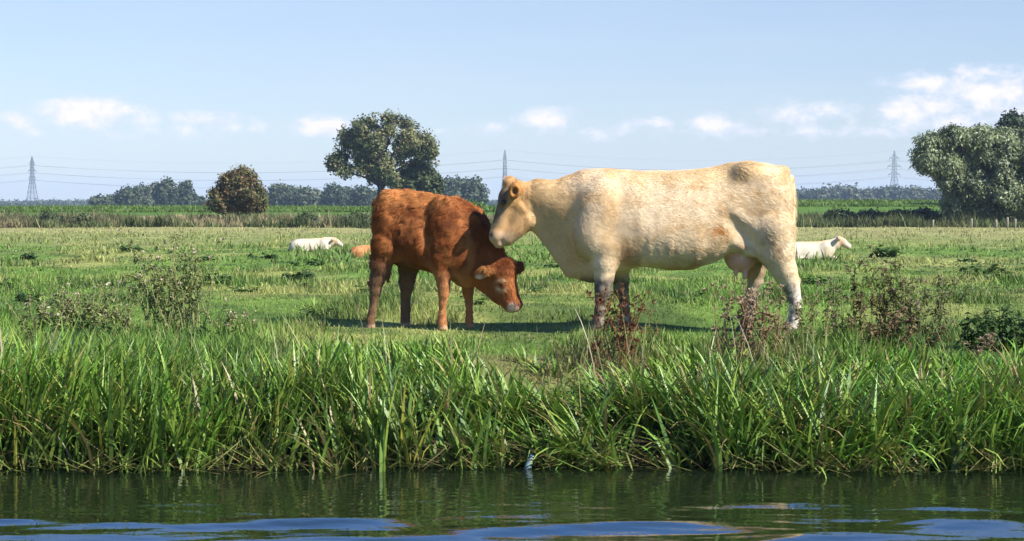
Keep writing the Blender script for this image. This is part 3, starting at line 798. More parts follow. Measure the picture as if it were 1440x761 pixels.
    # tail, hanging on the near side of the far leg
    B.chain([(x_(541, 0), 0, H(274), 6), (x_(529, 2), 2, H(285), 5), (x_(525, 4), 4, H(320), 4), (x_(531, 7), 7, H(360), 3.4), (x_(541, 9), 9, H(384), 4.6), (x_(542, 9), 9, H(398), 1.6)], 3)
    B.noise(26, 1.3, 13); B.noise(11, 0.55, 14, (78, 112)); B.noise(6, 0.6, 15, (78, 112))
    B.floor(0)
    P, Q = B.mesh(2)
    lx, yy, hz = P[:, 0], P[:, 1], P[:, 2]; px = lx / k + X0; py = G - hz
    n1 = fbm(px / 24, py / 20, yy / 24, 71); n2 = fbm(px / 8, py / 8, yy / 8, 72); n3 = fbm(px / 13, py / 18, yy / 13, 73)
    c = np.tile(np.array([0.225, 0.067, 0.016]), (len(P), 1))
    c = mixc(c, np.array([0.15, 0.040, 0.010]), sstep(0.48, 0.70, n1) * 0.75)
    c = mixc(c, np.array([0.42, 0.155, 0.045]), sstep(0.50, 0.66, n3) * 0.65)  # sunlit highlights on the wool clumps, put into the colour
    c = mixc(c, np.array([0.47, 0.195, 0.055]), sstep(300, 274, py + 14 * (n2 - .5)) * sstep(520, 550, px) * sstep(660, 630, px) * 0.7)  # golden back, part of it sunlight put into the colour
    crest = np.exp(-((px - 676 + (py - 312) * -0.6) / 8) ** 2) * sstep(292, 300, py) * sstep(350, 338, py) * (np.abs(yy) < 14)
    c = mixc(c, np.array([0.045, 0.014, 0.007]), np.clip(crest, 0, 1) * 0.9)
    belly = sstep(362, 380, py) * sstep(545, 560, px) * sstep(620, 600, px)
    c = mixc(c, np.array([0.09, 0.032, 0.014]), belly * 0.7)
    hind = sstep(352, 385, py) * sstep(596, 584, px)
    c = mixc(c, np.array([0.17, 0.10, 0.055]), hind * 0.85)
    c = mixc(c, np.array([0.16, 0.07, 0.03]), sstep(540, 525, px) * 0.6)
    front = sstep(365, 395, py) * (px > 598) * (px < 672) * (hz < 85)
    c = mixc(c, np.array([0.42, 0.185, 0.07]), front * 0.8)
    c = mixc(c, np.array([0.44, 0.22, 0.09]), np.exp(-((px - 651) / 6) ** 2 - ((py - 390) / 10) ** 2) * 0.8)
    head = px > 668
    fh = np.where(head, sstep(372, 392, py) , 0)
    c = mixc(c, np.array([0.35, 0.115, 0.028]), fh * 0.6)
    # pale ring round the eye, pale muzzle, pale ear rim
    er = np.hypot((px - 711), (py - 398))
    c = mixc(c, np.array([0.62, 0.40, 0.20]), np.where(head & (np.abs(yy - hy) > 8), np.exp(-((er - 6.5) / 2.6) ** 2) * np.clip(np.abs(py - 398) / 6, 0, 1), 0) * 0.95)
    mz = np.where(head, np.exp(-(np.hypot(px - 726.5, py - 429.5) / 7.5) ** 4), 0)
    c = mixc(c, np.array([0.72, 0.54, 0.42]), mz * 0.95)
    nose = np.where(head & (px > 727) & (np.abs(yy - hy + 4) < 11), np.exp(-((px - 731) / 4) ** 2 - ((py - 426) / 4) ** 2), 0)
    c = mixc(c, np.array([0.14, 0.07, 0.05]), nose * 0.8)
    earm = np.where(head & (yy < hy - 18), 1.0, 0)
    c = mixc(c, np.array([0.40, 0.17, 0.05]), earm * 0.7)
    c = mixc(c, np.array([0.80, 0.66, 0.48]), earm * np.exp(-((px - 685) / 5) ** 2 - ((py - 386.5) / 3.5) ** 2))
    fe = np.where(head & (yy > hy + 20), 1.0, 0)
    c = mixc(c, np.array([0.05, 0.02, 0.012]), fe * 0.9)
    hoof = sstep(8, 5.5, hz)
    c = mixc(c, np.array([0.36, 0.22, 0.13]), hoof * 0.8)
    c = c * (0.75 + 0.5 * n2)[:, None]
    root = empty('calf', (float((X0 - 720) * s), D, float(terrain((X0 - 720) * s, D))), 'woolly red-brown calf with pale muzzle lowering its head to the grass', 'calf', rz=YAW)
    L = np.stack([lx * s, yy * s, hz * s], -1)
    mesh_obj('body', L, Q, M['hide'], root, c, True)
    for sd in (-1, 1):
        v, f = uv_ball((0, 0, 0), (2.6 * s, 2.6 * s, 2.2 * s))
        mesh_obj('eye', v + np.array([x_(711) * s, (hy + sd * 15.2) * s, H(397.5) * s]), f, M['eye'], root, None, True)
    ln = np.full(len(P), 0.042) * (0.7 + 0.7 * n1)
    ln = ln * (1 - 0.72 * sstep(372, 400, py) * (px < 672)) * (1 - 0.85 * hoof) * (1 - 0.75 * mz) * (1 - 0.35 * np.where(head, sstep(375, 385, py), 0))
    def flow(p):
        f = np.zeros_like(p); f[:, 0] = -1.0; f[:, 2] = -0.8
        low = p[:, 2] < 0.45
        f[low, 0] = -0.2; f[low, 2] = -1
        h = p[:, 0] > x_(690) * s
        f[h, 0] = 0.3; f[h, 2] = -1
        return f
    coat(L, Q, c * 1.1, 70000, ln * 1.15, flow, 0.26, root, 9, 1.6, 0.0015, None, 0.16, 0.08, 26.0)

build_calf()

# ------------------------------------------------------------------ cattle lying far out in the field
def build_lying(name, label, cat, px, py, D, L, white, head_up, seed):
    """facing right; L = body length in metres; units here are centimetres of a 170 cm body"""
    s = L / 170.0
    B = SDF((-100, -48, -4), (165, 48, 112), 2.4)
    B.loft([(-88, 40, 12, 12), (-80, 52, 4, 24), (-62, 62, -3, 34), (-30, 66, -5, 41), (5, 66, -5, 42), (40, 67, 0, 36), (66, 66, 8, 28), (84, 58, 22, 17), (92, 50, 32, 8)], p=2.2, egg=0.2)
    for sd in (-1, 1):
        B.ell((-52, sd * 28, 30), (32, 15, 27), 0, 10)
        B.ell((60, sd * 24, 36), (20, 12, 28), 0, 8)
        B.chain([(-30, sd * 36, 12, 11), (-8, sd * 42, 8, 8), (-36, sd * 44, 4, 5), (-52, sd * 44, 3, 4)], 4)
        B.chain([(66, sd * 22, 22, 12), (92, sd * 24, 10, 8), (72, sd * 26, 4, 5), (58, sd * 26, 3, 4.5)], 4)
    hu = head_up
    B.chain([(70, 0, 46, 25), (92, 0, 56 + hu * 0.5, 17), (104, 0, 64 + hu, 13)], 10, 0.8)
    B.chain([(104, 0, 68 + hu, 12), (116, 0, 61 + hu, 12), (133, 0, 47 + hu, 9)], 6, 0.85)
    B.ell((135, 0, 46 + hu), (7.5, 8.5, 7.5), R(-35), 4)
    for sd in (-1, 1):
        B.cone((104, sd * 10, 72 + hu), (100, sd * 26, 72 + hu), 5, 6, 3)
        B.ell((99, sd * 26, 71 + hu), (6, 10, 7), 0, 3)
    B.cone((-86, 4, 40), (-92, 10, 6), 4, 3, 3)
    B.noise(24, 1.6, seed)
    B.floor(-3)
    P, Q = B.mesh(2)
    n1 = fbm(P[:, 0] / 22, P[:, 1] / 22, P[:, 2] / 22, seed); n2 = fbm(P[:, 0] / 7, P[:, 1] / 7, P[:, 2] / 7, seed + 1)
    if white:
        c = np.tile(np.array([0.47, 0.405, 0.30]), (len(P), 1))
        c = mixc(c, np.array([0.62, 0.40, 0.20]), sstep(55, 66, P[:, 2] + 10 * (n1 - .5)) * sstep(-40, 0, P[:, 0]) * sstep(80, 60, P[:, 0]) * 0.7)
        hd = P[:, 0] > 96
        c = mixc(c, np.array([0.40, 0.25, 0.13]), np.where(hd, sstep(132, 112, P[:, 0]) * sstep(0.38, 0.52, n1 * 0.6 + n2 * 0.4), 0) * 0.8)
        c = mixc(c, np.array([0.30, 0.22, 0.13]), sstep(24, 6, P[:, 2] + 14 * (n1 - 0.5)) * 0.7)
        c = mixc(c, np.array([0.45, 0.28, 0.17]), np.where(np.abs(P[:, 1]) > 17, 1.0, 0) * hd * 0.8)
        c = mixc(c, np.array([0.40, 0.30, 0.18]), sstep(0.5, 0.6, n1) * sstep(45, 60, P[:, 0]) * sstep(96, 84, P[:, 0]) * 0.6)
    else:
        c = np.tile(np.array([0.46, 0.19, 0.07]), (len(P), 1))
        c = mixc(c, np.array([0.32, 0.12, 0.04]), sstep(0.45, 0.65, n1) * 0.7)
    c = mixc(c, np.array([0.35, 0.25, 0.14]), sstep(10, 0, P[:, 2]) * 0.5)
    c = c * (0.85 + 0.3 * n2)[:, None]
    w = W(px, py, D)
    root = empty(name, (w[0], D, float(terrain(w[0], D)) - 0.10), label, cat)
    mesh_obj('body', P * s, Q, M['hide'], root, c, True)
    for sd in (-1, 1):
        v, f = uv_ball((0, 0, 0), (1.9 * s,) * 3, 6)
        mesh_obj('eye', v + np.array([114, sd * 9.5, 63 + hu]) * s, f, M['eye'], root, None, True)

build_lying('resting_cow', 'white cow lying down in the long grass beyond the calf, left of it', 'cow', 436, 345, 64, 1.32, True, -10, 81)
build_lying('resting_cow', 'white cow lying down behind the big cow, its head facing right', 'cow', 1133, 352, 57, 1.60, True, 4, 83)
build_lying('resting_calf', 'orange calf lying in the grass behind the hind legs of the brown calf', 'calf', 520, 357, 56, 1.15, False, -16, 85)

# ------------------------------------------------------------------ trees
def leaves(cent, rad, n, size, cols, seed, gap=0.42, gscale=1.6, elong=1.6, shell=0.45, droop=0.0, cvar=0.25, spray=1.7):
    """leaf-sized faces in lumpy lobes. cent (k,3) rad (k,3)"""
    rng = np.random.default_rng(seed)
    vol = np.array([r[0] * r[2] for r in rad]); vol = vol / vol.sum()
    V, Fc, C = [], [], []
    for c, r, w in zip(cent, rad, vol):
        per = 14
        mt = int(n * w * 1.7 / per) + 6
        d = rng.normal(size=(mt, 3)); d /= np.linalg.norm(d, axis=1)[:, None]
        rr = shell + (1.06 - shell) * rng.random(mt) ** 0.6
        rr = rr * (0.74 + 0.50 * vnoise(d[:, 0] * 2.3 + c[0], d[:, 1] * 2.3 + c[1], d[:, 2] * 2.3 + c[2], seed))
        p = c + d * r * rr[:, None]
        g = fbm(p[:, 0] * gscale, p[:, 1] * gscale, p[:, 2] * gscale, seed + 3, 2)
        ok = g > gap
        p, d = p[ok], d[ok]
        tw = d * 0.8 + rng.normal(0, 0.7, p.shape); tw[:, 2] += 0.15 - 0.5 * droop; tw /= np.linalg.norm(tw, axis=1)[:, None] + 1e-9
        k = len(p); sp = size * spray
        p = np.repeat(p, per, 0); d = np.repeat(d, per, 0); twr = np.repeat(tw, per, 0)
        tone = np.repeat(rng.uniform(0.72, 1.30, k), per)
        p = p + twr * (rng.uniform(-1.2, 1.2, len(p)) * sp)[:, None] + rng.normal(0, 0.42 * sp, p.shape)
        m = len(p)
        nr = d * 0.9 + rng.normal(0, 0.65, (m, 3)); nr[:, 2] += 0.25; nr /= np.linalg.norm(nr, axis=1)[:, None]
        t = twr + rng.normal(0, 0.7, (m, 3)); t[:, 2] -= droop; t -= nr * (t * nr).sum(1)[:, None]; t /= np.linalg.norm(t, axis=1)[:, None]
        b = np.cross(nr, t)
        sz = size * rng.uniform(0.6, 1.4, m)
        L, Wd = (sz * elong * 0.5)[:, None], (sz * 0.5)[:, None]
        q = np.stack([p - t * L, p + b * Wd - t * L * 0.1 + nr * Wd * 0.15, p + t * L, p - b * Wd - t * L * 0.1 + nr * Wd * 0.15], 1)
        cl = fbm(p[:, 0] * gscale * 0.6 + 9, p[:, 1] * gscale * 0.6, p[:, 2] * gscale * 0.6, seed + 5, 2)
        cc = mixc(np.array(cols[0]), np.array(cols[1]), sstep(0.35, 0.65, cl))
        if len(cols) > 2: cc = mixc(cc, np.array(cols[2]), (rng.random(m) < 0.15) * 1.0)
        cc = cc * (rng.uniform(1 - cvar, 1 + cvar, m) * tone)[:, None]
        V.append(q.reshape(-1, 3)); C.append(np.repeat(cc, 4, 0))
    V = np.concatenate(V); C = np.concatenate(C)
    return V, np.arange(len(V)).reshape(-1, 4), C

def tree(name, label, cat, base, lobes, trunk_r, fork, n, size, cols, seed, group=None, barkc=(0.10, 0.08, 0.06), mat='leaf', px=None, branch=True, **kw):
    """base world xyz; lobes: (px,py,rx,rz[,dy]) in photo pixels at the base's distance"""
    rng = np.random.default_rng(seed)
    D = base[1]; sc = D / F
    root = empty(name, tuple(base), label, cat, group)
    cent, rad = [], []
    for lb in lobes:
        w = W(lb[0], lb[1], D) - np.array(base)
        dy = lb[4] * sc if len(lb) > 4 else rng.uniform(-0.5, 0.5) * lb[2] * sc
        cent.append(w + np.array([0, dy, 0])); rad.append(np.array([lb[2], 0.5 * (lb[2] + lb[3]) * 0.9, lb[3]]) * sc)
    cent = np.array(cent); rad = np.array(rad)
    A = Acc()
    fk = np.array([fork[0], 0, fork[1]])
    mid = fk * 0.5 + np.array([rng.normal(0, .03), 0, 0]) * fork[1]
    pts = np.array([[0, 0, -0.3], mid * 0.4, mid, fk])
    v, f = tube(pts, np.array([1.35, 1.0, 0.9, 0.8]) * trunk_r, 8); A.add(v, f, np.array(barkc))
    if branch:
        for c, r in zip(cent, rad):
            st = mid + (fk - mid) * rng.uniform(0.2, 1.0)
            e = c + rng.normal(0, 0.12, 3) * r
            m1 = st + (e - st) * 0.45 + np.array([0, 0, 0.08 * np.linalg.norm(e - st)])
            rr = trunk_r * np.clip(0.28 + 0.25 * r[0] / rad[:, 0].max(), 0.2, 0.6)
            v, f = tube([st, m1, e], np.array([1.0, 0.65, 0.25]) * rr, 6); A.graft(v, f, np.array(barkc))
            for _ in range(5):
                d = rng.normal(size=3); d[2] = abs(d[2]) * 0.7; d /= np.linalg.norm(d)
                t0 = m1 + (e - m1) * rng.uniform(0.1, 1.0)
                e2 = c + d * r * 0.85
                m2 = (t0 + e2) / 2 + rng.normal(0, 0.06, 3) * r
                v, f = tube([t0, m2, e2], np.array([0.4, 0.25, 0.08]) * rr, 5); A.graft(v, f, np.array(barkc) * 1.2)
    A.build('trunk', M['bark'], root, True)
    V, Fq, C = leaves(cent, rad, n, size, cols, seed, **kw)
    mesh_obj('crown', V, Fq, M[mat], root, C)
    return root

def gbase(px, D):
    x = (px - 720) / F * D
    return (x, D, float(terrain(x, D)))

# the tall open tree behind the calf
tree('field_tree', 'tall spreading olive-green tree with an open crown behind the calf', 'tree', gbase(534, 240),
     [(492, 196, 18, 16), (515, 180, 22, 19), (545, 176, 24, 16), (572, 190, 22, 18), (592, 205, 20, 19), (505, 215, 22, 17), (478, 226, 18, 13), (487, 243, 15, 8), (468, 232, 11, 8),
      (530, 205, 26, 20), (560, 212, 26, 18), (598, 226, 16, 12), (512, 236, 14, 10), (540, 165, 12, 6), (608, 214, 9, 14), (522, 250, 16, 9), (541, 232, 22, 14), (552, 250, 14, 14)],
     0.50, (0.3, 3.4), 46000, 0.21, [(0.085, 0.105, 0.036), (0.17, 0.175, 0.066), (0.26, 0.21, 0.10)], 101, gap=0.512, spray=2.4, gscale=0.85, shell=0.1, barkc=(0.06, 0.048, 0.036))
tree('field_tree', 'dense dark green tree growing under the right side of the tall open tree', 'tree', gbase(585, 243),
     [(590, 252, 26, 20), (575, 262, 22, 18), (603, 262, 16, 18), (566, 276, 16, 14), (596, 276, 20, 14), (585, 240, 20, 12)],
     0.30, (0.0, 1.2), 16000, 0.28, [(0.030, 0.052, 0.018), (0.070, 0.088, 0.030)], 103, gap=0.36, gscale=0.8, shell=0.3)
tree('hawthorn_bush', 'round russet-brown bush standing on the ditch bank left of the calf', 'bush', gbase(334, 150),
     [(334, 262, 25, 20), (316, 274, 20, 17), (352, 272, 19, 20), (340, 247, 15, 11), (306, 285, 14, 10), (362, 285, 12, 11), (336, 282, 30, 13), (320, 255, 11, 9), (352, 253, 10, 8), (303, 272, 8, 7), (318, 291, 20, 8), (352, 291, 18, 8)],
     0.12, (0.0, 0.7), 24000, 0.115, [(0.135, 0.108, 0.042), (0.10, 0.11, 0.037), (0.21, 0.12, 0.052)], 105, gap=0.39, spray=2.2, gscale=1.5, shell=0.35)
# willows on the right
tree('willow_tree', 'broad silvery willow with drooping foliage at the right edge of the field', 'tree', gbase(1378, 143),
     [(1312, 208, 26, 22), (1345, 196, 28, 17), (1380, 200, 28, 20), (1415, 210, 28, 26), (1448, 218, 28, 30), (1302, 226, 18, 16), (1330, 232, 26, 20), (1362, 226, 28, 24), (1396, 238, 30, 26),
      (1430, 252, 30, 26), (1345, 258, 20, 20), (1372, 262, 26, 24), (1408, 276, 30, 24), (1446, 284, 26, 24), (1340, 284, 15, 22), (1366, 292, 24, 16), (1330, 254, 13, 8), (1395, 298, 26, 10), (1470, 250, 26, 40)],
     0.30, (-0.4, 1.6), 105000, 0.098, [(0.078, 0.105, 0.042), (0.20, 0.235, 0.105), (0.26, 0.285, 0.16)], 107, gap=0.37, gscale=1.15, shell=0.5, elong=2.6, droop=0.8, spray=2.6, mat='silverleaf')
tree('field_tree', 'darker tree rising behind the silvery willow at the right edge', 'tree', gbase(1432, 165),
     [(1424, 178, 18, 16), (1440, 186, 20, 20), (1412, 196, 16, 16), (1450, 200, 20, 30), (1420, 168, 8, 9), (1446, 240, 30, 40)],
     0.30, (0.0, 3.0), 14000, 0.18, [(0.050, 0.075, 0.035), (0.09, 0.11, 0.055)], 109, gap=0.40, gscale=1.0, shell=0.3)

# far clumps: each tree its own crown and trunk
FAR = [  # px, top row, half width, D, tone
 (142, 281, 14, 620, 0), (160, 279, 12, 630, 0), (180, 268, 16, 600, 0), (197, 264, 13, 610, 1), (214, 262, 13, 640, 2), (233, 254, 13, 600, 0), (259, 259, 11, 610, 0), (276, 280, 9, 650, 0),
 (392, 262, 15, 620, 0), (412, 266, 12, 640, 0), (430, 268, 13, 620, 1), (447, 270, 11, 650, 2), (470, 263, 14, 610, 0), (490, 268, 13, 640, 1), (508, 266, 14, 620, 0), (524, 270, 12, 650, 0),
 (630, 253, 13, 560, 0), (649, 255, 13, 570, 1), (667, 252, 13, 565, 0), (617, 268, 8, 570, 0)]
TONES = [[(0.040, 0.062, 0.030), (0.075, 0.095, 0.045)], [(0.055, 0.078, 0.040), (0.10, 0.12, 0.06)], [(0.09, 0.10, 0.06), (0.14, 0.14, 0.09)]]
def where_far(px):
    return 'left of the russet bush' if px < 300 else ('between russet bush and tall tree' if px < 560 else 'between calf back and cow head')
FAR_LABELS = {}
ORD = ['leftmost', 'second', 'third', 'fourth', 'fifth', 'sixth', 'seventh', 'eighth']
TN = ['dark green', 'mid green', 'pale grey-green']
for i, (px, top, hw, D, tn) in enumerate(FAR):
    w = where_far(px); k = FAR_LABELS.get(w, 0); FAR_LABELS[w] = k + 1
    order = sorted(q[0] for q in FAR if where_far(q[0]) == w).index(px)
    b = gbase(px, D)
    bot = 289
    hgt = bot - top
    lob = [(px, top + 0.30 * hgt, hw * 0.8, hgt * 0.32), (px - hw * 0.4, top + 0.55 * hgt, hw * 0.7, hgt * 0.33), (px + hw * 0.4, top + 0.58 * hgt, hw * 0.7, hgt * 0.33), (px, top + 0.8 * hgt, hw, hgt * 0.25)]
    tree('distant_tree', f'{TN[tn]} distant tree, {ORD[order]} of the clump {w}', 'tree', b, lob, 0.35, (0, hgt * D / F * 0.4), 2200, 0.65, TONES[tn], 200 + i,
         group='distant trees on the skyline', branch=False, gap=0.30, gscale=0.35, shell=0.4)

# low far-off wood along the right horizon: one mass
def far_wood():
    rng = np.random.default_rng(301)
    D0 = 980
    cent, rad = [], []
    for px in np.arange(1060, 1480, 5.5):
        D = D0 + rng.uniform(-50, 60); sc = D / F
        top = 270 - 3 * vnoise(px / 30.0, 0, 0, 9) - 4 * (abs(px - 1190) < 10) - 2 * (abs(px - 1262) < 30) + rng.uniform(-1.5, 2)
        c = W(px, (top + 289) / 2, D); cent.append(c); rad.append(np.array([rng.uniform(8, 13) * sc, 10 * sc, (289 - top) / 2 * sc * 1.05]))
    for px in list(np.arange(-40, 700, 7.0)):
        D = 1500 + rng.uniform(-60, 60); sc = D / F
        top = 285 - 2.5 * vnoise(px / 22.0, 0, 0, 10)
        c = W(px, (top + 290) / 2, D); cent.append(c); rad.append(np.array([rng.uniform(6, 10) * sc, 6 * sc, (290 - top) / 2 * sc * 1.1]))
    V, Fq, C = leaves(np.array(cent), np.array(rad), 42000, 0.95, [(0.045, 0.065, 0.032), (0.10, 0.115, 0.062), (0.15, 0.15, 0.10)], 302, gap=0.28, gscale=0.2, shell=0.5)
    o = mesh_obj('far_wood', V, Fq, M['leaf'], None, C)
    tag(o, 'low hazy belt of woodland along the horizon', 'wood', kind='stuff')
far_wood()

# ------------------------------------------------------------------ rough ditch edge across the back of the field
def ditch_edge():
    A = Acc()
    rng = RNG
    N = 46000
    x = rng.uniform(-52, 52, N); y = 134 + rng.random(N) ** 1.3 * 24
    z = terrain(x, y) - 0.05
    n1 = fbm(x * 0.45, y * 0.2, seed=401); n2 = fbm(x * 1.0, y * 0.4, seed=402)
    h = 0.25 + 1.5 * n1 ** 1.6 * rng.uniform(0.5, 1.3, N)
    h = h * np.interp(y, [134, 140, 150, 158], [1.0, 1.25, 0.9, 0.55])
    g = np.array([0.10, 0.13, 0.04]); be = np.array([0.30, 0.235, 0.125]); dk = np.array([0.045, 0.06, 0.02]); lg = np.array([0.17, 0.20, 0.08])
    right = sstep(12, 18, x)
    c = mixc(g, be, sstep(0.40, 0.62, n2 + 0.16 * (rng.random(N) - 0.5) + np.interp(y, [134, 142, 150], [-0.12, 0.10, 0.06])) * (1 - 0.6 * right))
    c = mixc(c, dk, sstep(0.52, 0.70, n1) * 0.75)  # dark shade spots among the herbs, given as blade colour
    c = mixc(c, lg, (rng.random(N) < 0.12) * 0.8)
    c = mixc(c, np.array([0.35, 0.22, 0.17]), (rng.random(N) < 0.10) * sstep(140, 150, y) * (1 - right))
    c = c * rng.uniform(0.6, 1.35, N)[:, None]
    v, f, cc = blades(np.stack([x, y, z], -1), h, rng.uniform(0.04, 0.12, N), rng.uniform(0, 6.28, N), rng.uniform(0, 0.5, N), rng.uniform(0, 0.9, N), c * 0.85, c * 1.15, 2)
    A.add(v, f, cc)
    o = A.build('ditch_vegetation', M['dry'])
    tag(o, 'rough band of beige and green tall herbs along the far ditch', 'rough grass', kind='stuff')
    # crop on the raised field behind
    B = Acc()
    N = 36000
    y = 166 + rng.random(N) ** 2.2 * 60; x = rng.uniform(-0.33, 0.33, N) * y
    z = terrain(x, y) - 0.05
    c = mixc(np.array([0.075, 0.14, 0.022]), np.array([0.14, 0.195, 0.04]), fbm(x * 0.3, y * 0.1, seed=404)) * rng.uniform(0.6, 1.3, N)[:, None]
    v, f, cc = blades(np.stack([x, y, z], -1), rng.uniform(0.12, 0.40, N) * (0.5 + 1.1 * fbm(x * 0.25, y * 0.1, seed=405)), rng.uniform(0.06, 0.12, N), rng.uniform(0, 6.28, N), rng.uniform(0, 0.5, N), rng.uniform(0, 0.9, N), c * 0.9, c * 1.1, 2)
    B.add(v, f, cc)
    o = B.build('far_crop', M['grass'])
    tag(o, 'bright green crop on the raised field beyond the ditch', 'crop', kind='stuff')
ditch_edge()

# low scrub along the ditch: individual bushes
SCRUB = [  # px, half width, top row, bottom row, D, label
 (70, 16, 300, 318, 140, 'small dark bush in the ditch edge below the left pylon'), (118, 10, 302, 318, 139, 'small olive bush in the ditch edge right of the left pylon'), (1180, 20, 296, 312, 146, 'dark hedge bush just right of the cow rump, by the ditch'),
 (1222, 22, 297, 313, 146, 'dark hedge bush below the right pylon, by the ditch'), (1262, 22, 296, 314, 146, 'dark hedge bush midway between the right pylon and the willow'), (1300, 22, 294, 314, 145, 'dark hedge bush at the foot of the willow, left side'),
 (430, 14, 303, 317, 139, 'green bush in the ditch edge above the lying white cow'), (500, 20, 302, 318, 139, 'green bush in the ditch edge just left of the calf rump'), (660, 20, 284, 300, 150, 'bright green bush between the calf back and the cow face')]
for i, (px, hw, top, bot, D, lab) in enumerate(SCRUB):
    h = bot - top
    dark = px > 1100
    cols = [(0.022, 0.036, 0.016), (0.045, 0.062, 0.024)] if dark else [(0.05, 0.072, 0.026), (0.12, 0.135, 0.055)]
    if px == 660: cols = [(0.06, 0.13, 0.025), (0.10, 0.17, 0.035)]
    tree('hedge_bush', lab, 'bush', gbase(px, D), [(px, top + h * .45, hw * 0.75, h * .45), (px - hw * .5, top + h * .6, hw * .6, h * .4), (px + hw * .5, top + h * .6, hw * .6, h * .4), (px, top + h * .8, hw, h * .25)],
         0.05, (0, 0.25), 3000, 0.12, cols, 500 + i, group='bushes along the far ditch', gap=0.3, gscale=1.5, shell=0.4, branch=False)

# ------------------------------------------------------------------ fence posts by the willow
POSTS = [(1311, 309, 316, 132, 'leaning grey fence post standing left of the willow'), (1366, 307.5, 317, 131, 'squat grey fence post in front of the willow, second from the left'), (1401, 309, 317, 131, 'short grey fence post in front of the willow, third from the left'),
         (1416.5, 305.5, 318, 130, 'tallest pale fence post in front of the willow'), (1427, 308, 317.5, 130, 'pale fence post just right of the tallest one')]
for i, (px, top, bot, D, lab) in enumerate(POSTS):
    b = gbase(px, D); h = (W(px, top, D)[2] - b[2])
    A = Acc()
    lean = [0.12, 0.02, -0.05, 0.01, 0.06][i]
    v, f = tube([[0, 0, -0.3], [lean * h * .5, 0, h * 0.5], [lean * h * 0.98, 0, h * 0.97], [lean * h, 0, h]], [0.085, 0.082, 0.078, 0.05], 8); A.add(v, f)
    o = A.build('fence_post', M['wood'])
    o.location = b
    tag(o, lab, 'fence post', 'fence posts by the willow')

# ------------------------------------------------------------------ pylons and cables
def bar(A, p, q, r): 
    v, f = tube([p, q], r, 4); A.add(v, f)

ARMS = [(0.56, 7.4), (0.71, 8.6), (0.86, 6.2)]     # height share, half length
def pylon(px, top, D, rot, label):
    b = gbase(px, D); Ht = W(px, top, D)[2] - b[2]
    root = empty('pylon', b, label, 'pylon', 'electricity pylons', rot)
    T = Acc()
    hwid = lambda t: np.interp(t, [0, 0.52, 0.9, 1.0], [4.6, 1.6, 1.0, 0.15])
    lev = [0, 0.14, 0.26, 0.36, 0.45, 0.52, 0.58, 0.64, 0.70, 0.76, 0.82, 0.88, 0.94, 1.0]
    sg = [(-1, -1), (1, -1), (1, 1), (-1, 1)]
    P = lambda t, k: np.array([sg[k][0] * hwid(t), sg[k][1] * hwid(t), t * Ht])
    for t0, t1 in zip(lev[:-1], lev[1:]):
        for k in range(4):
            bar(T, P(t0, k), P(t1, k), 0.30 if t0 < 0.5 else 0.24)
            k2 = (k + 1) % 4
            bar(T, P(t0, k), P(t1, k2), 0.13); bar(T, P(t0, k2), P(t1, k), 0.13)
            if t0 > 0: bar(T, P(t0, k), P(t0, k2), 0.13)
    T.build('tower_frame', M['steel'], root)
    ends = []
    for (t, l) in ARMS:
        A = Acc()
        for sd in (-1, 1):
            e = np.array([sd * l, 0, t * Ht])
            w = hwid(t)
            for yy in (-1, 1):
                bar(A, np.array([sd * w, yy * w, t * Ht]), e, 0.16)
                bar(A, np.array([sd * w, yy * w, (t + 0.045) * Ht]), e, 0.13)
            m = e * 0.5 + np.array([sd * w * .5, 0, t * Ht * .5])
            bar(A, m, m + np.array([0, 0, 0.02 * Ht]), 0.1)
            ends.append((sd, e))
        arm = A.build('cross_arm', M['steel'], root)
        for sd in (-1, 1):
            I = Acc(); v, f = tube([[sd * l, 0, t * Ht - 0.1], [sd * l, 0, t * Ht - 1.0], [sd * l, 0, t * Ht - 2.0]], [0.12, 0.2, 0.12], 6); I.add(v, f)
            I.build('insulator', M['glass'], arm)
    c, s_ = math.cos(rot), math.sin(rot)
    wp = []
    for sd, e in ends:
        wp.append(np.array([b[0] + e[0] * c - e[1] * s_, b[1] + e[0] * s_ + e[1] * c, b[2] + e[2] - 2.0]))
    wp.append(np.array([b[0], b[1], b[2] + Ht]))
    return wp

P0 = pylon(46, 220, 1780, R(78), 'grey lattice pylon at the left edge beyond the field')
P1 = pylon(710, 211, 1720, R(84), 'grey lattice pylon rising just above the big cow head')
P2 = pylon(1257, 212, 1700, R(35), 'grey lattice pylon on the right beyond the woodland belt')
PL = [p + np.array([-430, 40, 0]) for p in P0]; PR = [p + np.array([390, 120, 0]) for p in P2]
CN = ['lower', 'lower', 'middle', 'middle', 'upper', 'upper', 'topmost']
for k in range(7):
    A = Acc(); pts = []
    for a, b in ((PL, P0), (P0, P1), (P1, P2), (P2, PR)):
        for t in np.linspace(0, 1, 15)[(0 if a is PL else 1):]:
            p = a[k] * (1 - t) + b[k] * t; p = p - np.array([0, 0, 9.0 * 4 * t * (1 - t)]); pts.append(p)
    v, f = tube(pts, 0.06 if k < 6 else 0.035, 4); A.add(v, f)
    o = A.build('power_cable', M['wire'])
    tag(o, f'one of the two {CN[k]} thin grey cables strung between the pylons' if k < 6 else 'topmost single thin grey cable strung between the pylon tips', 'cable', 'cables strung between the pylons')

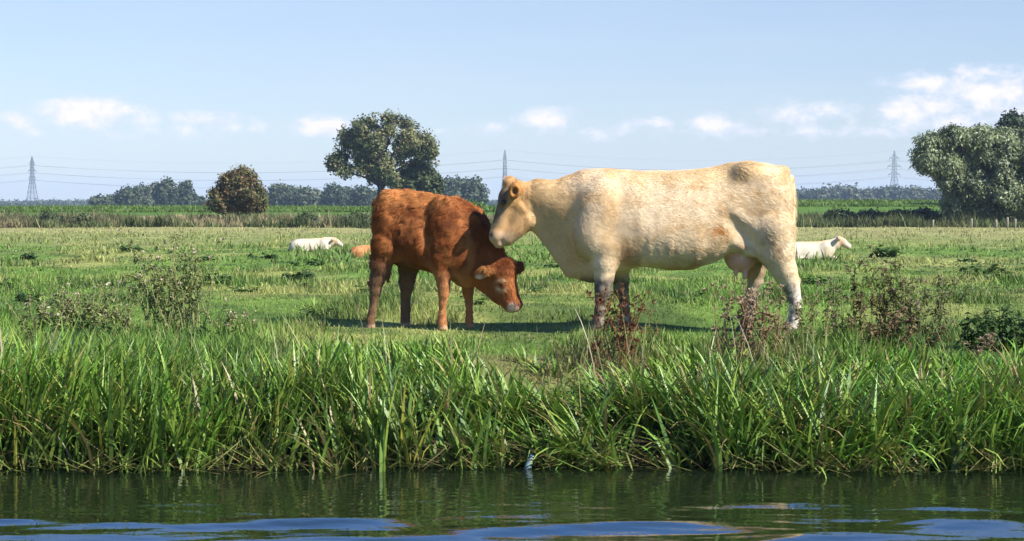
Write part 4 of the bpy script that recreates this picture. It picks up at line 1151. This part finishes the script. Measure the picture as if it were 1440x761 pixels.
# ------------------------------------------------------------------ weeds
def head_mesh(rng, r, col):
    """one fluffy flower head as a small mesh, reused by several heads"""
    m = 9
    d = rng.normal(size=(m, 3)); d[:, 2] = np.abs(d[:, 2]) * 0.8; d /= np.linalg.norm(d, axis=1)[:, None]
    t = np.cross(d, rng.normal(size=(m, 3))); t /= np.linalg.norm(t, axis=1)[:, None]
    q = np.stack([t * r * .32 + d * r * .5, d * r * 1.25, -t * r * .32 + d * r * .5], 1)
    v = np.concatenate([[[0, 0, -0.4 * r]], q.reshape(-1, 3)])
    f4 = np.array([[0, 3 * i + 1, 3 * i + 2, 3 * i + 3] for i in range(m)])
    me = bpy.data.meshes.new('flower_head'); me.from_pydata([tuple(x) for x in v], [], [tuple(int(k) for k in x) for x in f4])
    at = me.attributes.new('Col', 'FLOAT_COLOR', 'POINT')
    cc = np.ones((len(v), 4), np.float32); cc[:, :3] = col; cc[0, :3] = np.asarray(col) * 0.5
    at.data.foreach_set('color', cc.ravel()); me.materials.append(M['weed'])
    return me

def stalk_weed(name, label, cat, base, h, spread, nstem, cols, seed, nleaf=160, nhead=30, headr=0.012, leafs=0.035, group=None, lean=0.0, branchy=0.5, headlow=0.45, spray=False):
    """cols: stem, leaf a, leaf b, head"""
    rng = np.random.default_rng(seed)
    root = empty(name, base, label, cat, group)
    Lx = Acc()
    tips = []; segs = []
    for i in range(nstem):
        Sx = Acc()
        b0 = np.array([rng.normal(0, spread * 0.22), rng.normal(0, spread * 0.15), -0.04])
        ang = rng.uniform(0, 2 * np.pi); out = rng.uniform(0.2, 1.0) * spread * 0.5
        hh = h * rng.uniform(0.55, 1.0)
        e = b0 + np.array([math.cos(ang) * out + lean * hh, math.sin(ang) * out * 0.5, hh])
        m = (b0 + e) / 2 + np.array([rng.normal(0, .03), rng.normal(0, .03), 0.05 * hh]) * 1.0
        pts = np.array([b0, b0 * .4 + m * .6, m, m * .4 + e * .6, e]); pts[1:4] += rng.normal(0, 0.012, (3, 3))
        v, f = tube(pts, np.linspace(0.0055, 0.0022, 5) * (h / 0.7) ** 0.5, 5); Sx.add(v, f, np.array(cols[0]) * rng.uniform(0.7, 1.3))
        segs.append(pts); tips.append(e)
        for _ in range(rng.poisson(branchy * 5)):
            k = rng.integers(1, 4); t0 = pts[k] + (pts[k + 1] - pts[k]) * rng.random()
            a2 = rng.uniform(0, 2 * np.pi); l2 = hh * rng.uniform(0.12, 0.32)
            e2 = t0 + np.array([math.cos(a2) * l2 * 0.6, math.sin(a2) * l2 * 0.6, l2 * 0.85])
            v, f = tube([t0, (t0 + e2) / 2 + rng.normal(0, .01, 3), e2], [0.0028, 0.0022, 0.0014], 4); Sx.graft(v, f, np.array(cols[0]) * rng.uniform(0.7, 1.3))
            tips.append(e2); segs.append(np.array([t0, t0, (t0 + e2) / 2, e2, e2]))
        Sx.build('stem', M['stem'], root)
    if nleaf:
        si = rng.integers(0, len(segs), nleaf); kk = rng.integers(0, 4, nleaf); tt = rng.random(nleaf)
        p = np.array([segs[a][k] * (1 - t) + segs[a][k + 1] * t for a, k, t in zip(si, kk, tt)])
        az = rng.uniform(0, 2 * np.pi, nleaf); el = rng.uniform(-0.5, 0.7, nleaf)
        d = np.stack([np.cos(az) * np.cos(el), np.sin(az) * np.cos(el), np.sin(el)], -1)
        sd = np.cross(d, np.array([0, 0, 1.0])) + rng.normal(0, .3, (nleaf, 3)); sd /= np.linalg.norm(sd, axis=1)[:, None]
        L = (leafs * rng.uniform(0.6, 1.6, nleaf))[:, None]
        q = np.stack([p, p + d * L * .5 + sd * L * .24, p + d * L + np.array([0, 0, -0.3]) * L, p + d * L * .5 - sd * L * .24], 1)
        c = mixc(np.array(cols[1]), np.array(cols[2]), rng.random(nleaf)) * rng.uniform(0.7, 1.3, nleaf)[:, None]
        Lx.add(q.reshape(-1, 3), np.arange(4 * nleaf).reshape(-1, 4), np.repeat(c, 4, 0))
        Lx.build('leaves', M['weed'], root)
    tips = np.array(tips)
    def spot(i):
        if i < len(tips): return tips[i]
        a = segs[rng.integers(0, len(segs))]; t = rng.uniform(headlow, 1)
        return a[2] * (1 - t) * 0.5 + a[3] * (1 - t) * 0.5 + a[4] * t + rng.normal(0, 0.008, 3)
    if spray:
        Hx = Acc()
        for i in range(nhead):
            p = spot(i); r = headr * rng.uniform(0.6, 1.4); m = 7
            d = rng.normal(size=(m, 3)); d /= np.linalg.norm(d, axis=1)[:, None]
            t = np.cross(d, rng.normal(size=(m, 3))); t /= np.linalg.norm(t, axis=1)[:, None]
            q = np.stack([p + t * r * .35, p + d * r * 1.25, p - t * r * .35, p - d * r * 0.5], 1)
            Hx.add(q.reshape(-1, 3), np.arange(4 * m).reshape(-1, 4), np.array(cols[3]) * rng.uniform(0.65, 1.3))
        Hx.build('sprays', M['weed'], root)
    else:
        mes = [head_mesh(rng, headr, np.array(cols[3]) * k) for k in (0.7, 0.95, 1.25)]
        for i in range(min(nhead, 90)):
            o = bpy.data.objects.new('flower_head', mes[rng.integers(0, 3)]); COL.objects.link(o); o.parent = root
            o.location = tuple(spot(i)); o.scale = (rng.uniform(0.6, 1.4),) * 3; o.rotation_euler = (rng.uniform(-.6, .6), rng.uniform(-.6, .6), rng.uniform(0, 6.28))
    return root

def gb(px, D, dz=0.0):
    x = (px - 720) / F * D
    return (x, D, float(terrain(x, D)) + dz)

TH = [(0.19, 0.19, 0.075), (0.13, 0.18, 0.05), (0.24, 0.25, 0.095), (0.56, 0.46, 0.33)]
THB = [(0.22, 0.14, 0.075), (0.17, 0.10, 0.055), (0.27, 0.20, 0.10), (0.38, 0.28, 0.17)]
DK = [(0.15, 0.06, 0.03), (0.12, 0.05, 0.022), (0.11, 0.09, 0.03), (0.17, 0.065, 0.032)]
YL = [(0.24, 0.21, 0.08), (0.11, 0.14, 0.04), (0.22, 0.20, 0.08), (0.30, 0.22, 0.12)]
GN = [(0.16, 0.17, 0.06), (0.08, 0.12, 0.035), (0.16, 0.17, 0.06), (0.34, 0.25, 0.17)]
stalk_weed('thistle_plant', 'tall green thistle with pale fluffy heads left of the calf, behind the reeds', 'thistle', gb(247, 15.6), 0.84, 0.56, 40, TH, 601, 1500, 60, 0.016, 0.036)
stalk_weed('thistle_plant', 'low spreading thistle patch with faded heads at the left, above the reeds', 'thistle', gb(150, 15.3), 0.52, 0.70, 38, TH, 602, 1300, 46, 0.015, 0.033)
stalk_weed('thistle_plant', 'low thistle with grey seed heads near the left edge of the picture', 'thistle', gb(75, 15.2), 0.48, 0.6, 30, TH, 603, 950, 34, 0.015, 0.033)
stalk_weed('thistle_plant', 'small thistle with one whitish head right of the tall thistle', 'thistle', gb(325, 15.7), 0.30, 0.4, 12, TH, 604, 340, 18, 0.016, 0.03)
stalk_weed('dead_thistle', 'dead pinkish-brown thistle with curled heads in front of the cow hind legs', 'thistle', gb(1050, 13.9), 0.60, 0.40, 26, THB, 605, 620, 88, 0.019, 0.034)
stalk_weed('dead_thistle', 'thin dead brown stalk below the near hind hoof of the cow', 'thistle', gb(1098, 14.1), 0.42, 0.16, 5, THB, 606, 70, 30, 0.016, 0.03)
stalk_weed('dock_plant', 'rust-red dead dock plant in front of the cow front hooves', 'dock', gb(872, 13.75), 0.56, 0.36, 13, DK, 607, 220, 330, 0.013, 0.04, headlow=-0.4, branchy=0.9, spray=True)
stalk_weed('dock_plant', 'thin faded reddish dock stalk right of the cow far front leg', 'dock', gb(912, 14.0), 0.40, 0.14, 5, [(0.20, 0.13, 0.06)] + DK[1:3] + [(0.22, 0.12, 0.06)], 608, 30, 50, 0.010, 0.03, headlow=-0.2, spray=True)
stalk_weed('seeding_weed', 'upright brown seeding weed right of the cow, nearest to its hind hoof', 'weed', gb(1176, 14.5), 0.62, 0.22, 9, GN, 609, 220, 60, 0.012, 0.034)
stalk_weed('seeding_weed', 'dark upright seeding stalks at the middle of the weeds right of the cow', 'weed', gb(1206, 14.5), 0.66, 0.2, 7, [(0.13, 0.085, 0.045), (0.08, 0.09, 0.03), (0.16, 0.125, 0.05), (0.19, 0.13, 0.07)], 610, 260, 160, 0.012, 0.035, headlow=-0.4, spray=True)
stalk_weed('seeding_weed', 'tallest yellowish seeding weed right of the cow', 'weed', gb(1243, 14.6), 0.72, 0.26, 13, YL, 611, 600, 80, 0.013, 0.034)
stalk_weed('seeding_weed', 'bushy olive weed with pale seed heads, right end of the tall weeds', 'weed', gb(1287, 14.6), 0.60, 0.34, 18, GN, 612, 950, 80, 0.014, 0.036)
stalk_weed('seeding_weed', 'thin pale seeding weed closest to the rear of the cow, half hidden by reeds', 'weed', gb(1140, 14.3), 0.50, 0.3, 9, YL, 615, 240, 50, 0.012, 0.03)
stalk_weed('seeding_weed', 'ragged brown-green weed at the far right end behind the bushy olive one', 'weed', gb(1318, 15.2), 0.55, 0.42, 14, GN, 616, 420, 60, 0.013, 0.034)
stalk_weed('seeding_weed', 'short brownish weed at the foot of the tall weeds right of the cow', 'weed', gb(1262, 14.1), 0.34, 0.5, 12, [(0.17, 0.10, 0.06), (0.09, 0.10, 0.03), (0.17, 0.11, 0.06), (0.26, 0.13, 0.09)], 613, 850, 60, 0.014, 0.034)
stalk_weed('dead_thistle', 'pale dead flower head stalk among the reeds at the lower right', 'thistle', gb(1378, 13.7), 0.30, 0.16, 4, THB, 614, 40, 26, 0.02, 0.03)

def leafy(name, label, base, wd, h, n, cols, seed, size=0.05, group='leafy weeds in the pasture', bare=False):
    rng = np.random.default_rng(seed)
    root = None if bare else empty(name, base, label, 'weed', group)
    A = Acc()
    ns = max(5, int(n / 30))
    pts = []
    for i in range(ns):
        b0 = np.array([rng.uniform(-.4, .4) * wd, rng.uniform(-.3, .3) * wd, -0.03]); e = b0 * 1.25 + np.array([0, 0, h * rng.uniform(0.6, 1.05) * (1 - (abs(b0[0]) / wd) ** 2)])
        if not bare:
            v, f = tube([b0, (b0 + e) / 2 + rng.normal(0, .01, 3), e], [0.004 * size / .05, 0.003 * size / .05, 0.002], 4); Bm = Acc(); Bm.add(v, f, np.array(cols[0])); Bm.build('stem', M['stem'], root)
        pts.append((b0, e))
    si = rng.integers(0, ns, n); t = rng.random(n) ** 0.8
    p = np.array([pts[a][0] * (1 - b) + pts[a][1] * b for a, b in zip(si, t)]) + rng.normal(0, size * 0.4, (n, 3)) * np.array([1, 1, .5])
    az = rng.uniform(0, 6.28, n); el = rng.uniform(-0.7, 0.6, n)
    d = np.stack([np.cos(az) * np.cos(el), np.sin(az) * np.cos(el), np.sin(el)], -1)
    sd = np.cross(d, np.array([0, 0, 1.0])) + rng.normal(0, .3, (n, 3)); sd /= np.linalg.norm(sd, axis=1)[:, None]
    L = (size * rng.uniform(0.6, 1.5, n))[:, None]
    q = np.stack([p, p + d * L * .45 + sd * L * .3, p + d * L + np.array([0, 0, -0.25]) * L, p + d * L * .45 - sd * L * .3], 1)
    c = mixc(np.array(cols[0]), np.array(cols[1]), rng.random(n)) * rng.uniform(0.7, 1.3, n)[:, None]
    A.add(q.reshape(-1, 3), np.arange(4 * n).reshape(-1, 4), np.repeat(c, 4, 0))
    o = A.build(name if bare else 'leaves', M['weed'], root)
    if bare: o.location = base; tag(o, label, 'weed', group)

NET = [(0.022, 0.048, 0.014), (0.050, 0.085, 0.022)]
NMX = [(0.030, 0.062, 0.017), (0.075, 0.125, 0.032)]
MID = [(0.040, 0.082, 0.018), (0.075, 0.135, 0.03)]
def gD(py, z=-0.2):
    return (CAMZ - z) * F / (py - HOR)
LEAFY = [
 (1272, 501, 130, 40, 520, MID, 'low dark undergrowth at the foot of the tall weeds right of the cow'),
 (1150, 501, 90, 30, 300, MID, 'low undergrowth between the dead thistle and the tall weeds on the right'),
 (120, 502, 160, 44, 560, MID, 'low leafy undergrowth beneath the two low thistles at the left'),
 (262, 502, 120, 40, 420, MID, 'low leafy undergrowth around the foot of the tall thistle'),  # px, base row, width px, height px, n, tone, label
 (1410, 500, 125, 74, 1100, NMX, 'large dark nettle clump at the right edge above the reeds'),
 (425, 384, 60, 20, 320, NET, 'broad dark weed clump in the pasture left of the calf rump'),
 (1388, 376, 62, 32, 300, MID, 'large leafy weed clump far right in the pasture below the willow'),
 (1250, 345, 34, 16, 160, MID, 'small round weed clump in front of the ditch, right of the lying cow'),
 (1340, 434, 34, 16, 160, NET, 'small dark weed clump above the large nettle clump'),
 (455, 452, 60, 14, 220, NET, 'low dark weeds in the shadow behind the calf hind legs'),
 (990, 428, 30, 12, 140, NET, 'small dark weed clump under the cow belly'),
 (945, 412, 34, 12, 140, MID, 'weed clump behind the cow seen under its belly'),
 (20, 412, 50, 18, 200, NET, 'dark weed clump at the left edge of the pasture'),
 (305, 398, 36, 18, 180, NET, 'dark green weed clump right of the tall thistle'),
 (752, 412, 30, 12, 120, MID, 'small weed clump right of the calf face'),
 (345, 412, 44, 12, 160, MID, 'low weed clump between the tall thistle and the calf'),
 (1420, 402, 40, 16, 160, MID, 'weed clump at the right edge under the far large clump'),
 (1150, 402, 40, 14, 140, MID, 'low weed clump just right of the cow near hind leg'),
 (495, 398, 30, 12, 110, MID, 'little weed clump touching the left of the calf hind leg')]
for i, (px, br, wp, hp, n, tone, lab) in enumerate(LEAFY):
    D = gD(br, 0.0) if br > 405 else 1.1 * F / (br - HOR) * 1.12
    D = 14.6 if br == 500 else (14.5 if br == 501 else (15.0 if br == 502 else D))
    sc = D / F
    leafy('leafy_weed', lab, gb(px, D), wp * sc, hp * sc, n, tone, 700 + i, max(0.045, 0.0035 * D))
# many look-alike small weed tufts further out
rngw = np.random.default_rng(77)
for i in range(34):
    D = 19 + 45 * rngw.random() ** 1.4; x = rngw.uniform(-0.27, 0.27) * D
    if abs(x) < 0.3 and D < 20: continue
    leafy('weed_tuft', 'small low tuft of dark green weeds dotted about the open pasture', (x, D, float(terrain(x, D))), rngw.uniform(0.2, 0.6) * (D / 25) ** .4, rngw.uniform(0.08, 0.2) * (D / 25) ** .4, 130, NET if i % 2 else MID, 800 + i, max(0.05, 0.003 * D), 'small weed tufts in the pasture', True)

# ------------------------------------------------------------------ plastic bottle floating at the bank
def bottle():
    D = 12.28; x = (742 - 720) / F * D
    root = empty('plastic_bottle', (x, D, WATER + 0.005), 'clear plastic bottle with a light blue cap floating at the reed edge', 'bottle', rz=R(15))
    m, t = new_mat('clear plastic')
    p = t.n('ShaderNodeBsdfPrincipled', {'Base Color': (0.75, 0.85, 0.82, 1), 'Roughness': 0.12, 'Transmission Weight': 0.75, 'IOR': 1.3})
    t.link(p.outputs[0], t.n('ShaderNodeOutputMaterial').inputs[0])
    root.scale = (0.72,) * 3
    prof = [(-0.03, 0.0), (-0.03, 0.028), (0.0, 0.031), (0.05, 0.031), (0.075, 0.028), (0.10, 0.014), (0.105, 0.0135)]
    tilt = R(20)
    A = Acc(); v, f = tube([[math.sin(tilt) * z, 0, math.cos(tilt) * z] for z, r in prof], [max(r, 0.002) for z, r in prof], 16); A.add(v, f); A.build('bottle_body', m, root, True)
    A = Acc(); zs = [(0.1055, 0.017), (0.124, 0.017), (0.126, 0.015)]
    v, f = tube([[math.sin(tilt) * z, 0, math.cos(tilt) * z] for z, r in zs], [r for z, r in zs], 16); A.add(v, f)
    A.build('cap', plain_mat('blue cap', (0.35, 0.58, 0.75), 0.4, 0.4, 0, 10, 0.05), root)
    A = Acc(); zs = [(0.018, 0.0318), (0.05, 0.0318)]
    v, f = tube([[math.sin(tilt) * z, 0, math.cos(tilt) * z] for z, r in zs], [r for z, r in zs], 16); A.add(v, f[0])
    A.build('label_band', plain_mat('label band', (0.22, 0.34, 0.28), 0.5, 0.3, 0, 40, 0.15), root)
bottle()

# ------------------------------------------------------------------ haze
def haze():
    x, y0, y1, z0, z1 = 1900, -40, 5400, -3.2, 62
    v = np.array([[a, b, c] for c in (z0, z1) for b in (y0, y1) for a in (-x, x)], float)
    f = np.array([[0, 2, 3, 1], [4, 5, 7, 6], [0, 1, 5, 4], [2, 6, 7, 3], [0, 4, 6, 2], [1, 3, 7, 5]])
    m, t = new_mat('haze air')
    p = t.n('ShaderNodeVolumePrincipled', {'Color': (0.62, 0.80, 1.0, 1), 'Density': HAZE, 'Anisotropy': 0.1})
    t.link(p.outputs[0], t.n('ShaderNodeOutputMaterial').inputs['Volume'])
    o = mesh_obj('haze', v, f, m)
    tag(o, 'thin blue haze in the air over the far fields', 'haze', kind='stuff')
HAZE = 0.00017
haze()

# ------------------------------------------------------------------ light and sky
SUN_AZ = R(58)      # to the right of straight behind the camera
SUN_EL = R(41)
sv = Vector((math.sin(SUN_AZ) * math.cos(SUN_EL), -math.cos(SUN_AZ) * math.cos(SUN_EL), math.sin(SUN_EL)))
sun = bpy.data.lights.new('sun', 'SUN'); sun.energy = 5.0; sun.angle = R(0.5); sun.color = (1.0, 0.96, 0.905)
so = bpy.data.objects.new('sun', sun); COL.objects.link(so)
so.rotation_euler = (-sv).to_track_quat('-Z', 'Y').to_euler()

wd = bpy.data.worlds.new('World'); S.world = wd; wd.use_nodes = True
t = NT(wd)
sky = t.n('ShaderNodeTexSky', sky_type='NISHITA', sun_disc=False, sun_elevation=SUN_EL, sun_rotation=math.atan2(sv.x, sv.y), air_density=1.0, dust_density=0.1, ozone_density=4.0)
tc = t.n('ShaderNodeTexCoord')
xyz = t.n('ShaderNodeSeparateXYZ', {0: tc.outputs['Generated']})
az = t.m('ARCTAN2', xyz.outputs[0], xyz.outputs[1])
el = t.m('ARCSINE', xyz.outputs[2])
CL = [  # px, py, half width, half height, weight  (bearings of the clouds)
 (125, 163, 85, 26, 1.0), (20, 172, 50, 16, 0.6), (190, 172, 60, 14, 0.6), (285, 169, 70, 13, 0.55), (455, 178, 48, 20, 0.85), (620, 184, 40, 9, 0.4),
 (775, 168, 52, 19, 0.85), (700, 180, 50, 10, 0.35), (910, 176, 45, 12, 0.55), (1010, 176, 55, 18, 0.8), (1100, 165, 40, 34, 0.55), (1180, 160, 60, 24, 0.42),
 (1297, 120, 42, 18, 0.9), (1385, 135, 70, 40, 0.85), (1280, 160, 70, 32, 0.7), (1330, 175, 110, 22, 0.55), (1475, 140, 60, 36, 0.6), (-60, 170, 80, 20, 0.7), (330, 184, 420, 15, 0.34), (1000, 186, 420, 18, 0.36), (1330, 150, 150, 46, 0.38), (1600, 150, 90, 40, 0.8)]
tot = None
for (px, py, rx, ry, w) in CL:
    a0 = math.atan((px - 720) / F); e0 = math.atan((HOR - py) / F)
    dx = t.m('DIVIDE', t.m('SUBTRACT', az, a0), 1.25 * rx / F); dy = t.m('DIVIDE', t.m('SUBTRACT', el, e0), 1.2 * ry / F)
    r = t.m('SQRT', t.m('ADD', t.m('MULTIPLY', dx, dx), t.m('MULTIPLY', dy, dy)))
    v = t.m('MULTIPLY', t.m('SUBTRACT', 1.0, r, clamp=True), w)
    tot = v if tot is None else t.m('MAXIMUM', tot, v)
vec = t.n('ShaderNodeCombineXYZ', {0: t.m('MULTIPLY', az, 62.0), 1: t.m('MULTIPLY', el, 100.0), 2: 3.7})
nz = t.n('ShaderNodeTexNoise', {'Vector': vec.outputs[0], 'Scale': 1.0, 'Detail': 8.0, 'Roughness': 0.62, 'Distortion': 0.25})
dens = t.m('ADD', t.m('MULTIPLY', tot, 1.15), t.m('MULTIPLY', t.m('SUBTRACT', nz.outputs[0], 0.5), 2.0))
mr = t.n('ShaderNodeMapRange', {0: dens, 1: 0.03, 2: 0.82, 3: 0.0, 4: 0.86}, interpolation_type='SMOOTHSTEP')
has = t.n('ShaderNodeMapRange', {0: tot, 1: 0.0, 2: 0.12, 3: 0.0, 4: 1.0})
cf = t.m('MULTIPLY', mr.outputs[0], has.outputs[0])
# thin high veil
vec2 = t.n('ShaderNodeCombineXYZ', {0: t.m('MULTIPLY', az, 5.0), 1: t.m('MULTIPLY', el, 26.0), 2: 1.3})
nz2 = t.n('ShaderNodeTexNoise', {'Vector': vec2.outputs[0], 'Scale': 1.0, 'Detail': 4.0})
veil = t.n('ShaderNodeMapRange', {0: nz2.outputs[0], 1: 0.38, 2: 0.7, 3: 0.0, 4: 0.18})
SK = 0.060
SKYGAIN = (1.16, 1.04, 1.12)
deep = t.n('ShaderNodeMapRange', {0: el, 1: R(7), 2: R(25), 3: 0.0, 4: 1.0}, interpolation_type='SMOOTHSTEP')
low = t.n('ShaderNodeMapRange', {0: el, 1: R(-1), 2: R(6), 3: 0.0, 4: 1.0})
lowg = t.n('ShaderNodeMix', {0: low.outputs[0], 6: (0.79, 0.89, 1.11, 1), 7: (*SKYGAIN, 1)}, data_type='RGBA')
gain = t.n('ShaderNodeMix', {0: deep.outputs[0], 6: lowg.outputs[2], 7: (0.90, 1.55, 2.45, 1)}, data_type='RGBA')
high = t.n('ShaderNodeMapRange', {0: el, 1: R(34), 2: R(58), 3: 0.0, 4: 1.0}, interpolation_type='SMOOTHSTEP')
gain = t.n('ShaderNodeMix', {0: high.outputs[0], 6: gain.outputs[2], 7: (0.45, 0.70, 1.2, 1)}, data_type='RGBA')
skyc = t.n('ShaderNodeVectorMath', {0: sky.outputs[0], 1: gain.outputs[2]}, operation='MULTIPLY')
m1 = t.n('ShaderNodeMix', {0: veil.outputs[0], 6: skyc.outputs[0], 7: (6.2, 6.6, 7.2, 1)}, data_type='RGBA')
vec3 = t.n('ShaderNodeCombineXYZ', {0: t.m('MULTIPLY', az, 110.0), 1: t.m('MULTIPLY', el, 150.0), 2: 8.1})
nz3 = t.n('ShaderNodeTexNoise', {'Vector': vec3.outputs[0], 'Scale': 1.0, 'Detail': 5.0, 'Roughness': 0.6})
lit = t.n('ShaderNodeMapRange', {0: t.m('ADD', nz3.outputs[0], t.m('MULTIPLY', dens, 0.25)), 1: 0.45, 2: 0.75, 3: 0.0, 4: 1.0})
cc = t.n('ShaderNodeMix', {0: lit.outputs[0], 6: (6.9, 7.2, 8.6, 1), 7: (9.6, 8.8, 9.1, 1)}, data_type='RGBA')
m2 = t.n('ShaderNodeMix', {0: cf, 6: m1.outputs[2], 7: cc.outputs[2]}, data_type='RGBA')
bg = t.n('ShaderNodeBackground', {0: m2.outputs[2], 1: SK})
t.link(bg.outputs[0], t.n('ShaderNodeOutputWorld').inputs[0])

# ------------------------------------------------------------------ camera and picture settings
cam = bpy.data.cameras.new('camera'); cam.sensor_width = 36; cam.lens = 36 * F / 1440; cam.clip_start = 0.1; cam.clip_end = 9000
co = bpy.data.objects.new('camera', cam); COL.objects.link(co)
co.location = (0, 0, CAMZ); co.rotation_euler = (math.pi / 2 - PITCH, 0, 0)
S.camera = co
S.view_settings.view_transform = 'Standard'; S.view_settings.look = 'None'; S.view_settings.gamma = 1; S.view_settings.use_curve_mapping = False
S.view_settings.exposure = 1.06
S.render.engine = 'CYCLES'
S.cycles.max_bounces = 6; S.cycles.diffuse_bounces = 2; S.cycles.glossy_bounces = 3; S.cycles.transmission_bounces = 4; S.cycles.volume_bounces = 0; S.cycles.transparent_max_bounces = 4
S.cycles.caustics_reflective = False; S.cycles.caustics_refractive = False
S.cycles.use_denoising = True
try: S.cycles_curves.shape = 'RIBBONS'
except Exception: pass
S.cycles.use_adaptive_sampling = True
